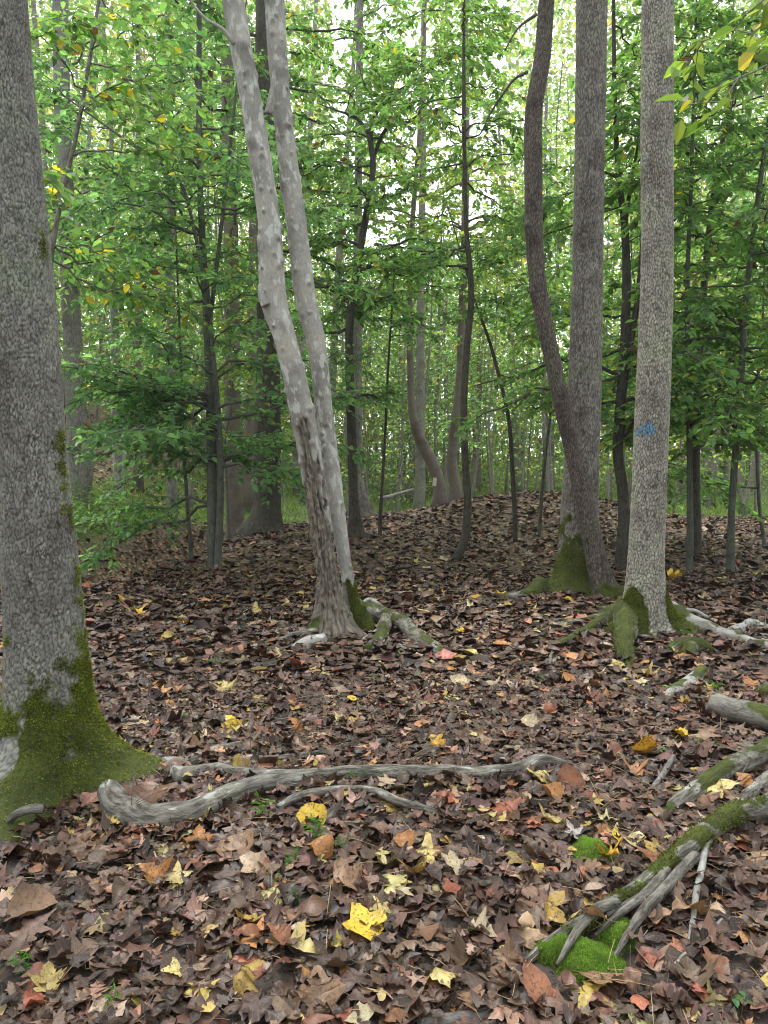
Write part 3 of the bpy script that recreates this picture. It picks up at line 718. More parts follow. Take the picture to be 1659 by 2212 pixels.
root('root', [(1170, 1270, 40, .04), (1140, 1284, 30), (1105, 1290, 22), (1060, 1292, 16), (1000, 1300, 8)], parent=t4, moss=rmoss(99, .45), tufts=1, seed=34, seg=12)
tr4 = np.random.default_rng(44); top = k4['path'][-1]; spray_crown(t4, tr4, top+tr4.normal(0, 1, (50, 3))*[2.2, 2.2, 1]+[0, 0, .8], .9, 2200, .12, (.05, .12, .025))

# ---- curved dark stem leaning across it
Y3 = 8.25
P, R = stem_pts([(1303, 1290, 58), (1298, 1260, 50), (1278, 1160, 42), (1258, 1060, 38), (1233, 960, 33), (1211, 860, 35), (1190, 760, 34), (1172, 677, 36), (1156, 550, 36), (1153, 450, 38), (1152, 350, 38), (1153, 240, 36), (1171, 125, 35), (1181, 0, 34)], Y3, up=5, up_r=.6)
b3 = [P[1][0], Y3, G(P[1][0], Y3)]
t3 = thing('forest_tree', 'curved dark brown furrowed stem leaning across the straight trunk', 'tree', b3)
def moss3(TH, h, q): return np.clip(sst(.16+.6*(fbm(q*9, 87, 3)-.5)-h, -.05, .1), 0, 1)
mb = MB(); k3 = trunk(mb, P, R, 110, 520, b3[2], lobes=[(80, .12, .12, 4), (-30, .08, .12, 4), (10, .06, .1, 4)], relief=(.017, .055, .006, .42), moss=moss3, wob=.03, seed=9, ext=1, knobs=[(5.4, 4.25, .03, .05), (4.7, 3.6, .015, .06), (5.6, 3.1, .015, .05)])
mb.build('trunk', M['bark_dark'], t3)
k3m = dict(k3); k3m['moss'] = np.where(k3['D'][..., 1] < .3, k3['moss'], 0); moss_obj(t3, k3m, 2, .013, .5, 7)
for pts in ([(1140, 155), (1112, 170), (1085, 205), (1062, 240), (1040, 285)], [(1160, 30), (1120, 60), (1090, 110)]):
    PB = np.array([at(a, c, Y3+.1*i) for i, (a, c) in enumerate(pts)]); b = MB(); tube(b, catmull(PB, 14), np.linspace(.018, .006, 14), 7, bump=.15); b.build('branch', M['bark_dark'], t3)
tr3 = np.random.default_rng(33); top = k3['path'][-1]; spray_crown(t3, tr3, top+tr3.normal(0, 1, (40, 3))*[1.6, 1.6, .9]+[0, 0, .5], .8, 1600, .12, (.05, .12, .025))

# ================================================================== MIDDLE TREES (stems read off the picture, leaves on their own branches)
GREEN = (.092, .190, .056); GREEN_Y = (.145, .225, .056); GREEN_B = (.086, .190, .074)
def mid_tree(label, pts, Yd, mat, n, zr, L, up=3.0, group=None, name='forest_tree', seg=12, rows=60, seed=0, extra=(), lobes=(), limb_objs=True, wob=.04, **kw):
    P, R = stem_pts(pts, Yd, up=up, up_r=.3); base = [P[1][0], Yd, float(G(P[1][0], Yd))]
    # bury the foot in the real ground
    P[0][2] = min(P[0][2], base[2]-.2)
    t = thing(name, label, 'tree', base, group); mb = MB()
    k = trunk(mb, P, R, seg, rows, base[2], lobes=lobes, wob=wob, seed=seed); mb.build('trunk', M[mat], t)
    path, rad = k['path'], k['rad']
    for pts2, Y2 in extra:
        P2, R2 = stem_pts(pts2, Y2, down=0, up=up*.7, up_r=.3); mb = MB(); k2 = trunk(mb, P2, R2, seg, rows, -99, wob=wob, seed=seed+1); mb.build('side_stem', M[mat], t)
        path = np.concatenate([path, k2['path']]); rad = np.concatenate([rad, k2['rad']])
    r = np.random.default_rng(1000+seed)
    if n: foliate(t, r, path, rad, mat, n, zr, L, limb_objs=limb_objs, **kw)
    return t
ml = {}
ml['beech'] = mid_tree('slim twin-stemmed beech with layered leafy boughs, left of the knobbly tree', [(460, 1215, 24), (458, 1050, 22), (455, 900, 20), (447, 700, 17), (432, 400, 14), (430, 0, 11)], 10.4, 'bark_beech', 56, (1.2, 8.0), 3.1, seed=1, up=2.5,
    extra=[([(470, 1232, 17), (476, 1050, 15), (470, 880, 14), (462, 780, 10)], 10.3), ([(450, 720, 11), (470, 560, 9), (490, 380, 8), (510, 200, 6)], 10.4), ([(446, 680, 10), (420, 500, 8), (380, 380, 7), (310, 330, 6)], 10.2)],
    lobes=[(0, .03, .1, 2), (120, .03, .1, 2)], az=[-100, -70, -120, -30, 60, 100, -60, 170], droop=.2, el=(-4, 30), base=GREEN_B, lsize=.10, tw=.085, lsp=.06, tl=.8, tuft=1.3)
r = np.random.default_rng(4243); foliate(ml['beech'], r, np.array([at(458, 1090, 10.4), at(456, 860, 10.4)]), np.array([.05, .05]), 'bark_beech', 8, (1.3, 2.4), 2.7, az=[-80, -100, -120, -70], el=(-4, 10), droop=.2, lsize=.095, base=GREEN_B, tw=.08)
ml['dark'] = mid_tree('broad dark trunk on the leafy mound behind the knobbly tree', [(570, 1160, 82), (575, 1120, 66), (577, 1000, 60), (579, 850, 54), (578, 700, 48), (575, 400, 42), (570, 0, 36)], 13.6, 'bark_darkest', 26, (4.5, 10.5), 3.4, seed=2, seg=40, rows=120, up=4, lobes=[(-60, .18, .18, 4), (70, .12, .18, 4), (0, .1, .15, 4)], lsize=.10, base=GREEN)
ml['black'] = mid_tree('dark slender trunk whose upper part bends and forks over the mound', [(768, 1148, 30), (764, 1080, 22), (760, 950, 20), (755, 800, 18), (758, 660, 17), (775, 560, 16), (793, 450, 14), (806, 350, 13), (800, 290, 11), (815, 240, 9), (850, 205, 8), (890, 178, 5)], 13.2, 'bark_darkest', 38, (3.6, 9.0), 2.5, seed=3, up=.5, rows=90,
    extra=[([(803, 300, 9), (770, 255, 7), (725, 238, 4)], 13.2), ([(806, 340, 9), (840, 275, 8), (885, 262, 6), (920, 225, 4)], 13.3)], lobes=[(-60, .08, .12, 3), (80, .1, .12, 3)], lsize=.10, base=GREEN, tw=.10)
ml['bowed'] = mid_tree('thin black stem bowed at its foot, alone in front of the mound', [(962, 1220, 20), (985, 1205, 19), (1003, 1165, 19), (1010, 1100, 17), (1005, 1000, 16), (1002, 880, 15), (1008, 760, 14), (1018, 640, 13), (1008, 500, 10), (1003, 300, 9), (1002, 100, 7), (1003, 0, 6)], 11.2, 'bark_darkest', 22, (4.2, 8.0), 1.7, seed=4, up=1.5, rows=120, lsize=.095, base=GREEN, az=[-90, 90, 0, 150])
ml['crook'] = mid_tree('crooked trunk with a sharp elbow and a small pale tag', [(948, 1106, 32), (950, 1055, 27), (938, 1010, 26), (915, 965, 25), (900, 930, 22), (890, 880, 17), (887, 800, 15), (884, 680, 14), (890, 500, 11), (905, 300, 9), (915, 100, 7)], 18.6, 'bark_dark', 22, (5.0, 11), 3.0, seed=5, rows=90, seg=16, lobes=[(60, .1, .15, 4), (-80, .1, .15, 4)], lsize=.13, base=GREEN_Y, tw=.16, limb_objs=False)
r = np.random.default_rng(4242); foliate(ml['black'], r, np.array([at(758, 860, 13.2), at(757, 900, 13.2)]), np.array([.06, .06]), 'bark_darkest', 5, (2.3, 2.7), 1.9, az=[80, 95, -80], el=(0, 8), droop=.06, lsize=.095, base=GREEN_B, tw=.08)
tagp = at(939, 1041, 18.3); b = MB(); w, hh = .045, .10
V = np.array([[sx*w, sy*.006, sz*hh] for sx in (-1, 1) for sy in (-1, 1) for sz in (-1, 1)])@np.array(Matrix.Rotation(.08, 3, 'Y')).T + tagp
b.add(V, [[0, 1, 3, 2], [4, 6, 7, 5], [0, 4, 5, 1], [2, 3, 7, 6], [0, 2, 6, 4], [1, 5, 7, 3]]); o = b.build('tag', M['tag_white'], ml['crook'], smooth=False); o['label'] = 'small pale tag on the crooked trunk'
ml['sway'] = mid_tree('smooth grey trunk with a swelling foot just behind the bowed stem', [(985, 1092, 34), (984, 1060, 27), (976, 1000, 24), (980, 940, 22), (992, 850, 20), (998, 700, 18), (1004, 500, 16), (1006, 250, 17), (1003, 0, 14)], 19.5, 'bark_dark', 20, (6.0, 14), 3.2, seed=6, seg=16, rows=80, lobes=[(-70, .22, .18, 4), (80, .1, .2, 4)], lsize=.13, base=GREEN_Y, tw=.16, limb_objs=False, up=5)
ml['lean'] = mid_tree('very thin sapling leaning towards the bowed stem, on the mound', [(1113, 1152, 11), (1107, 1020, 10), (1098, 900, 9), (1080, 820, 8), (1058, 740, 7), (1026, 650, 5), (1000, 560, 4)], 13.0, 'bark_darkest', 9, (3.6, 5.5), 1.1, seed=7, up=1, lsize=.09, base=GREEN)
ml['fork'] = mid_tree('dark forked tree seen between the straight trunk and the blazed one', [(1345, 1195, 30), (1348, 1120, 26), (1345, 1060, 24), (1335, 980, 23), (1340, 880, 22), (1348, 760, 20), (1353, 640, 19), (1350, 500, 16), (1336, 380, 12), (1328, 200, 10), (1325, 0, 8)], 10.3, 'bark_darkest', 46, (1.6, 7.8), 2.0, seed=8, rows=110,
    extra=[([(1342, 870, 17), (1362, 740, 15), (1378, 640, 13), (1388, 540, 12), (1392, 380, 9)], 10.3), ([(1352, 480, 9), (1362, 400, 8), (1375, 330, 6), (1385, 240, 5)], 10.4)], lsize=.095, base=GREEN, el=(-10, 25))
ml['r1'] = mid_tree('slim greenish sapling, first stem right of the blazed trunk', [(1490, 1205, 15), (1490, 1050, 13), (1488, 850, 12), (1484, 650, 10), (1492, 420, 8), (1500, 150, 6)], 10.2, 'bark_beech', 36, (1.5, 7.5), 1.8, seed=9, lsize=.10, base=GREEN, el=(-10, 20), az=[-60, 60, 0, 120])
ml['r2'] = mid_tree('dark trunk with leaning top, second stem right of the blazed trunk', [(1503, 1165, 24), (1502, 1060, 20), (1505, 900, 18), (1515, 700, 16), (1530, 520, 14), (1552, 350, 11), (1585, 200, 9), (1640, 20, 7)], 11.8, 'bark_darkest', 40, (1.8, 8.0), 2.2, seed=10, lsize=.10, base=GREEN, el=(-10, 25))
ml['r3'] = mid_tree('slim mottled stem tilting outwards, rightmost of the near saplings', [(1578, 1215, 18), (1580, 1120, 15), (1590, 960, 14), (1602, 800, 13), (1612, 640, 12), (1628, 500, 11), (1655, 300, 9)], 10.0, 'bark_beech', 44, (1.3, 7.0), 2.0, seed=11, lsize=.10, base=GREEN, el=(-10, 20))
ml['l1'] = mid_tree('thin upright sapling stem at the gully edge beside the beech', [(413, 1205, 9), (404, 1080, 8), (396, 950, 7), (392, 820, 6), (385, 640, 5)], 10.9, 'bark_beech', 14, (1.6, 5), 1.5, seed=12, lsize=.09, base=GREEN_B)
ml['l2'] = mid_tree('big pale grey trunk behind the mossy edge trunk', [(170, 960, 48), (166, 900, 42), (158, 760, 40), (150, 600, 38), (142, 450, 36), (135, 250, 34), (130, 0, 32)], 17.0, 'bark_far', 26, (5, 14), 3.6, seed=13, seg=20, rows=60, up=5, lsize=.13, base=GREEN, tw=.16, limb_objs=False)
ml['l3'] = mid_tree('thin grey stem leaning across the pale trunk near the edge trunk', [(108, 1000, 13), (108, 760, 12), (112, 540, 11), (135, 420, 10), (165, 290, 9), (190, 150, 8), (214, 0, 7)], 8.0, 'bark_far', 14, (3.0, 6.5), 1.6, seed=14, up=1.5, lsize=.10, base=GREEN, el=(-10, 20), az=[60, 90, 120, 20], yellow=.06)
ml['l4'] = mid_tree('pale trunk seen through the beech boughs', [(371, 1010, 24), (371, 850, 20), (369, 600, 18), (368, 300, 16), (362, 0, 14)], 19.0, 'bark_far', 22, (5, 13), 3.4, seed=15, up=5, lsize=.14, base=GREEN, tw=.17, limb_objs=False)
ml['l5'] = mid_tree('grey trunk half hidden between the beech and the knobbly tree', [(506, 1085, 38), (504, 950, 34), (502, 700, 32), (498, 450, 30), (492, 200, 28), (488, 0, 26)], 17.5, 'bark_dark', 24, (6, 14), 3.6, seed=16, up=5, seg=18, lsize=.13, base=GREEN, tw=.16, limb_objs=False)
ml['l6'] = mid_tree('pale sapling with a split foot on the leaf-covered slope', [(256, 1068, 14), (250, 1010, 11), (246, 930, 10), (244, 780, 8), (240, 600, 6)], 20.5, 'bark_pale', 16, (3, 9), 2.4, seed=17, up=3, lsize=.13, base=GREEN, tw=.16, limb_objs=False, extra=[([(262, 1060, 9), (268, 990, 7), (264, 900, 6)], 20.4)])
ml['m4'] = mid_tree('grey trunk rising behind the dark slender trunk on the mound', [(782, 1098, 34), (774, 1050, 24), (772, 900, 22), (772, 700, 20), (774, 400, 17), (778, 0, 14)], 17.5, 'bark_far', 22, (6, 14), 3.0, seed=18, up=5, seg=16, lobes=[(70, .25, .2, 4)], lsize=.13, base=GREEN, tw=.16, limb_objs=False)
ml['m5'] = mid_tree('pencil-thin dark sapling between the knobbly tree and the crooked trunk', [(821, 1148, 9), (826, 1040, 7), (832, 940, 6), (838, 800, 5), (848, 650, 4)], 13.6, 'bark_darkest', 9, (3.6, 5.6), 1.3, seed=19, up=1, lsize=.09, base=GREEN_B, az=[-90, 90, 0])
ml['m6'] = mid_tree('slim grey trunk far behind the crooked trunk', [(908, 1062, 22), (908, 950, 20), (908, 750, 18), (912, 450, 15), (916, 0, 11)], 25, 'bark_far', 18, (9, 18), 3.4, seed=20, up=5, lsize=.17, base=GREEN_Y, tw=.2, limb_objs=False)

# understory saplings carrying the lower leaf layers
und = [(-7.9, 14.6, 7.0, 'leafy sapling on the green bank below the leaf-covered slope', 2.6), (-8.6, 17.5, 8.5, 'leafy young tree at the foot of the leaf-covered slope', 3.2),
       (-3.2, 15.8, 7.5, 'leafy sapling between the half-hidden grey trunk and the dark trunk', 3.0), (4.4, 13.4, 6.5, 'leafy sapling behind the blazed trunk', 1.2), (6.3, 12.6, 6.5, 'leafy sapling between the slim stems at the far right', 1.0),
       (7.6, 14.2, 7.0, 'leafy young tree at the right edge of the wood', 1.2), (2.75, 13.6, 6.5, 'leafy sapling just left of the curved leaning stem', 3.6), (9.2, 17.5, 8.5, 'leafy tree in the thicket behind the rightmost sapling', 1.5)]
for i, (x, y, h, lab, zl) in enumerate(und):
    r = np.random.default_rng(3000+i); z = float(G(x, y)); t = thing('sapling', lab, 'tree', (x, y, z), 'understory saplings')
    k = 9; pp = np.array([[x, y, z-.15+h*j/(k-1)] for j in range(k)]); pp[1:, :2] += np.cumsum(r.normal(0, .07, (k-1, 2)), 0)
    mb = MB(); kk = trunk(mb, pp, np.linspace(.035, .008, k), 9, 40, z, wob=.05, seed=i+50); mb.build('trunk', M['bark_beech'], t)
    foliate(t, r, kk['path'], kk['rad'], 'bark_beech', 24, (z+zl, z+h), 2.0, limb_objs=False, lsize=.11, base=(GREEN, GREEN_B, GREEN_Y)[i % 3], tw=.12, el=(-8, 25), twig_r=.003)

# a tree just outside the frame whose bough reaches in at the top corner
t = thing('overhanging_tree', 'yellow-green leafy bough reaching in at the top corner', 'tree', (3.35, 4.4, float(G(3.35, 4.4))))
mb = MB(); pp = np.array([[3.35, 4.4, -.2], [3.33, 4.4, 1.5], [3.3, 4.42, 3.2], [3.35, 4.4, 5.5], [3.3, 4.4, 7.5]]); kk = trunk(mb, pp, np.array([.09, .08, .07, .05, .03]), 24, 90, 0, wob=.03, seed=77); mb.build('trunk', M['bark_ridged'], t)
r = np.random.default_rng(78)
foliate(t, r, kk['path'], kk['rad'], 'bark_ridged', 15, (3.5, 4.8), 1.9, lr=.009, az=[-90, -75, -105], el=(-2, 30), droop=.3, lsize=.125, base=(.11, .19, .035), yellow=.08, dead=.02, tw=.09, lsp=.085, tl=.5, lwr=.46)

# ================================================================== FAR WOOD
def zone(px):
    for lim, s in ((330, 'behind the pale trunk and the leafy slope'), (560, 'beyond the beech boughs'), (760, 'behind the knobbly twin stems'), (900, 'between the dark slender trunk and the crooked one'), (1010, 'behind the crooked trunk'),
                   (1140, 'between the bowed stem and the leaning one'), (1330, 'behind the two crossing trunks'), (1450, 'behind the blazed trunk'), (1560, 'beyond the two slim stems by the blazed trunk')):
        if px < lim: return s
    return 'beyond the rightmost sapling'
fr = np.random.default_rng(909)
far = []
tries = 0
while len(far) < 165 and tries < 6000:
    tries += 1
    y = 20 + 32*fr.random()**.9; px = fr.uniform(-40, 1700); x = (px-829.5)/F*y
    if 690 < px < 1120 and y < 23: continue
    if abs(x-gully_x(y)) < 1.1 and y < 26: continue
    if all((x-a)**2+(y-b_)**2 > 1.0 for a, b_, *_ in far): far.append((x, y, px))
def clearing(x, y): return -1.5 < x < 11 and 18 < y < 33  # trees kept slim here, an opening made to let light in
def in_gap(x, y):      # the canopy opening along the creek
    ang = x/y; return (-.04 < ang < .145)
tries = 0; n0 = len(far)
while len(far) < n0+26 and tries < 4000:
    tries += 1; y = fr.uniform(21, 40); px = fr.uniform(730, 1690); x = (px-829.5)/F*y
    if all((x-a)**2+(y-b_)**2 > .35 for a, b_, *_ in far): far.append((x, y, px))
far.sort(key=lambda q: q[2])
ORD = ['first', 'second', 'third', 'fourth', 'fifth', 'sixth', 'seventh', 'eighth', 'ninth', 'tenth', 'eleventh', 'twelfth', 'thirteenth', 'fourteenth', 'fifteenth', 'sixteenth', 'seventeenth', 'eighteenth', 'nineteenth', 'twentieth']
ORD += ['twenty-'+o_ for o_ in ORD[:9]] + ['thirtieth'] + ['thirty-'+o_ for o_ in ORD[:9]]
zcount = {}
for i, (x, y, px) in enumerate(far):
    z = float(G(x, y)); thin = fr.random() < .62
    h = fr.uniform(9, 15) if thin else fr.uniform(17, 25); r0 = fr.uniform(.03, .07) if thin else fr.uniform(.10, .2)
    gap = in_gap(x, y); cl = clearing(x, y)
    if cl: thin = True; r0 = fr.uniform(.03, .07); h = fr.uniform(9, 13)
    if gap: h = min(h, fr.uniform(7, 12) if y < 34 else fr.uniform(10, 15)); r0 = min(r0, .1)
    zk = (thin, zone(px)); zcount[zk] = zcount.get(zk, -1)+1
    lab = ('slender pole-like' if thin else 'tall grey')+' tree '+zone(px)+', '+ORD[zcount[zk]]+' from the left'
    t = thing('background_tree', lab, 'tree', (x, y, z), ('slender far trees ' if thin else 'tall far trees ')+zone(px))
    k = 8; pp = np.array([[x, y, z-.2+h*j/(k-1)] for j in range(k)]); pp[1:, :2] += np.cumsum(fr.normal(0, .10 if thin else .08, (k-1, 2)), 0); pp[1:, 0] += fr.normal(0, .09)*np.arange(1, k)*h/12
    mb = MB(); R_ = np.linspace(r0, r0*.25, k); A = catmull(np.concatenate([pp, R_[:, None]], 1), 22); R2 = A[:, 3].copy(); R2[0] *= 1.5; R2[1] *= 1.15
    tube(mb, A[:, :3], R2, 8, bump=.06, bs=3, seed=i); mb.build('trunk', M['bark_far' if fr.random() < .75 else 'bark_dark'], t)
    lo = 1.4 if cl else 2.4 if thin else 4.5; nc = 26 if thin else 44; wd = 1.5 if thin else 2.6
    zz = z+lo+(h-lo)*fr.random(nc)**.85; aa = fr.uniform(0, 6.28, nc); rr = wd*np.sqrt(fr.random(nc))*(1-.4*(zz-z-lo)/(h-lo))
    ix = np.clip(((zz-z+.2)/h*21).astype(int), 0, 21)
    cen = np.stack([A[ix, 0]+np.cos(aa)*rr, A[ix, 1]+np.sin(aa)*rr, zz], -1)
    sz = .125+.0034*(y-18)
    col = np.array([.12, .20, .065])*fr.uniform(.85, 1.3) if fr.random() < .6 else np.array([.082, .17, .06])
    if fr.random() < .15: col = np.array([.20, .21, .035])
    spray_crown(t, fr, cen, .75 if thin else 1.0, 330 if cl else (700 if thin else 1300), sz, col)
# farthest wood, plus unseen light-blocking leaves: one mass
n = 120000; y = fr.uniform(46, 78, n); x = fr.uniform(-.62, .62, n)*y; h = fr.random(n)**1.3*42
kp = ~(((x/y > -.065) & (x/y < .15) & (h > y*.24) & (fr.random(n) < .93)) | (fbm(np.stack([x*.25, y*.2, h*.25], -1), 21, 3) < .36)); x, y, h = x[kp], y[kp], h[kp]; n = len(x)
p = np.stack([x, y, G(x, y)+.5+h], -1); mc = MB()
put_leaves(mc, p, fr.normal(0, 1, (n, 3)), unit(np.array([0, -.4, 1.0])+fr.normal(0, .5, (n, 3))), fr.uniform(.3, .62, n), leaf_cols(fr, n, (.14, .21, .075), .35, .04, 0)*np.exp((fbm(p*.35, 5, 2)-.5)*1.2)[:, None], wr=.6)
n = 80000; y = fr.uniform(33, 58, n); x = fr.uniform(-.6, .6, n)*y; h = .1+fr.random(n)**1.4*6.5; kp = fbm(np.stack([x*.4, y*.4, h*.5], -1), 23, 3) > .455
kp &= ~((y < 30) & (h < 1.0)); x, y, h = x[kp], y[kp], h[kp]; n = len(x); p = np.stack([x, y, G(x, y)+h], -1)
put_leaves(mc, p, fr.normal(0, 1, (n, 3)), unit(np.array([0, 0, 1.0])+fr.normal(0, .6, (n, 3))), fr.uniform(.12, .26, n), leaf_cols(fr, n, (.115, .185, .065), .35, .05, .01), wr=.5)
n = 9000; x = fr.uniform(-30, 30, n); y = fr.uniform(-24, 16, n); h = fr.random(n)*15; kp = ((y < -7) | (np.abs(x) > .62*y+6.5)) & (np.abs(x) + np.maximum(-y, 0) > 7.5); x, y, h = x[kp], y[kp], h[kp]; n = len(x); p = np.stack([x, y, G(x, y)+h], -1)  # unseen leaves behind and beside the camera, added to block low light
put_leaves(mc, p, fr.normal(0, 1, (n, 3)), unit(fr.normal(0, 1, (n, 3))), fr.uniform(.5, 1.1, n), leaf_cols(fr, n, (.07, .14, .04), .3, .03, .0), wr=.6)
o = mc.build('distant_wood_and_light_block', M['foliage'], smooth=False); tag(o, 'pale green mass of the farthest trees', 'woodland', None, 'stuff')

# ================================================================== FOREST FLOOR
# ---- grass beyond the mound and on the bank
n = 60000; gx, gy = fr.uniform(-13, 16, n), fr.uniform(11, 42, n)
kp = fr.random(n) < grass_mask(gx, gy)*np.where((gx < -3) & (gy < 20), .3, 1.0); gx, gy = gx[kp], gy[kp]; n = len(gx); gz = G(gx, gy)
hh = fr.uniform(.06, .22, n)*(1+.5*(gx < -4)); d = unit(np.stack([fr.normal(0, .5, n), fr.normal(0, .5, n), np.ones(n)], -1)); s = unit(np.cross(d, fr.normal(0, 1, (n, 3))))
p = np.stack([gx, gy, gz-.01], -1); V = np.stack([p-s*.018, p+s*.018, p+d*hh[:, None]], 1)
c = np.array([.11, .18, .035])*np.exp(fr.normal(0, .3, (n, 1))); mb = MB(); mb.add(V, None, np.arange(3*n).reshape(-1, 3), np.repeat(c, 3, 0))
# broad-leaved ground cover on the bank
n2 = 22000; bx, by = fr.uniform(-10, -3.4, n2), fr.uniform(11, 19, n2); kp = fr.random(n2) < grass_mask(bx, by); bx, by = bx[kp], by[kp]; n2 = len(bx)
put_leaves(mb, np.stack([bx, by, G(bx, by)+fr.uniform(.02, 1.0, n2)**1.5*(.15+.55*fbm(np.stack([bx*1.3, by*1.3, bx*0], -1), 31, 2))], -1), fr.normal(0, 1, (n2, 3))*[1, 1, .3], unit(np.array([0, 0, 1.0])+fr.normal(0, .35, (n2, 3))), fr.uniform(.06, .12, n2), leaf_cols(fr, n2, (.12, .215, .055), .3, .01, .0))
o = mb.build('grass', M['grass'], smooth=False); tag(o, 'green grass and low plants beyond the leaf-covered ground', 'grass', None, 'stuff')

# ---- leaf shapes
HALF = {
 'maple': [(0, 0), (.10, -.05), (.30, -.08), (.40, .0), (.27, .12), (.40, .20), (.60, .40), (.43, .43), (.36, .52), (.19, .50), (.25, .66), (.16, .74), (.12, .86), (0, 1.0)],
 'tulip': [(0, .03), (.16, -.02), (.36, .0), (.50, .16), (.44, .30), (.36, .44), (.45, .58), (.47, .72), (.36, .90), (.2, .84), (0, .76)],
 'star': [(0, 0), (.2, -.06), (.42, -.06), (.26, .12), (.24, .22), (.46, .32), (.62, .44), (.36, .46), (.17, .48), (.16, .62), (.1, .8), (0, 1.0)],
 'oval': [(0, 0), (.13, .08), (.22, .22), (.27, .4), (.26, .56), (.2, .72), (.12, .86), (.04, .96), (0, 1.0)],
 'oak': [(0, 0), (.06, .1), (.2, .15), (.25, .22), (.13, .3), (.3, .38), (.36, .47), (.17, .54), (.28, .66), (.3, .73), (.12, .79), (.1, .92), (0, 1.0)],
 'round': [(0, .02), (.18, -.03), (.36, .08), (.46, .28), (.46, .48), (.38, .68), (.24, .84), (.1, .93), (0, 1.0)],
}
def leaf_proto(kind, r, curl=1.0, rough=.0, stalk=True, fine=False):
    hf = np.array(HALF[kind], float)
    if fine:
        q = [hf[0]]
        for a, b_ in zip(hf[:-1], hf[1:]):
            m = (a+b_)/2 + r.normal(0, .012, 2); q += [m, b_]
        hf = np.array(q)
    hf[1:-1] += r.normal(0, .014+rough, (len(hf)-2, 2)); k = len(hf)
    my = np.clip(hf[:, 1], 0, hf[-1, 1]); my = np.maximum.accumulate(my); my[0] = hf[0, 1]; my[-1] = hf[-1, 1]
    rt = hf*np.array([r.uniform(.9, 1.1), 1]); lf = hf*np.array([-r.uniform(.9, 1.1), 1])
    mid_ = np.stack([np.zeros(k), my], -1)
    mr, ml_ = (mid_+rt)/2, (mid_+lf)/2
    V2 = np.concatenate([mid_, mr, rt, ml_, lf])
    a1, a2 = r.normal(.16, .34)*curl, r.normal(-.1, .45)*curl; tw = r.normal(0, .35)*curl; ph = r.uniform(0, 6.28, 3)
    x, y = V2[:, 0], V2[:, 1]
    z = a1*np.abs(x)*.45 + a1*1.2*x*x + a2*(y-.45)**2 + tw*x*(y-.5) + .045*curl*np.sin(9*x+ph[0])*np.sin(8*y+ph[1]) + .05*curl*np.abs(x)*np.sin(17*y+ph[2])
    V = np.stack([x, y-.45, z-np.median(z)], -1)
    Q = []
    for i in range(k-1):
        Q += [[i, k+i, k+i+1, i+1], [k+i, 2*k+i, 2*k+i+1, k+i+1], [i, i+1, 3*k+i+1, 3*k+i], [3*k+i, 3*k+i+1, 4*k+i+1, 4*k+i]]
    bk = np.stack([x, y, np.zeros_like(x)], -1)
    if stalk:
        L = r.uniform(.35, .8); sx = r.normal(0, .15); b0 = V[0]; n0 = len(V); pts = [b0, b0+[sx*.4*L, -.5*L, .04*L], b0+[sx*L, -L, r.normal(.0, .12)]]; w = .011
        vs = []
        for pnt in pts: vs += [pnt+[w, 0, 0], pnt+[-w*.5, 0, w], pnt+[-w*.5, 0, -w]]
        V = np.concatenate([V, vs]); bk = np.concatenate([bk, np.zeros((9, 3))])
        for i in (0, 3):
            for j in range(3): Q.append([n0+i+j, n0+i+(j+1) % 3, n0+i+3+(j+1) % 3, n0+i+3+j])
    return V, np.array(Q), bk
pr = np.random.default_rng(12)
PROTO = [leaf_proto(k, pr, c) for k in ('maple', 'maple', 'maple', 'star', 'tulip', 'oval', 'oak', 'round', 'star', 'maple') for c in (.6, 1.0, 1.6)]
def lowres(kind, r, curl):
    hf = np.array(HALF[kind]); ii = np.unique(np.linspace(0, len(hf)-1, 6).astype(int)); hf = hf[ii]; k = len(hf)
    mid_ = np.stack([np.zeros(k), np.clip(hf[:, 1], 0, 1)], -1); V2 = np.concatenate([mid_, hf, hf*[-1, 1]]); x, y = V2[:, 0], V2[:, 1]
    z = r.normal(.3, .5)*curl*np.abs(x) + r.normal(0, .5)*curl*(y-.45)**2
    Q = []
    for i in range(k-1): Q += [[i, k+i, k+i+1, i+1], [i, i+1, 2*k+i+1, 2*k+i]]
    return np.stack([x, y-.45, z], -1), np.array(Q), np.stack([x, y, x*0], -1)
PROTO_LO = [lowres(k, pr, c) for k in ('maple', 'star', 'tulip', 'oval', 'round', 'oak') for c in (.8, 1.5)]

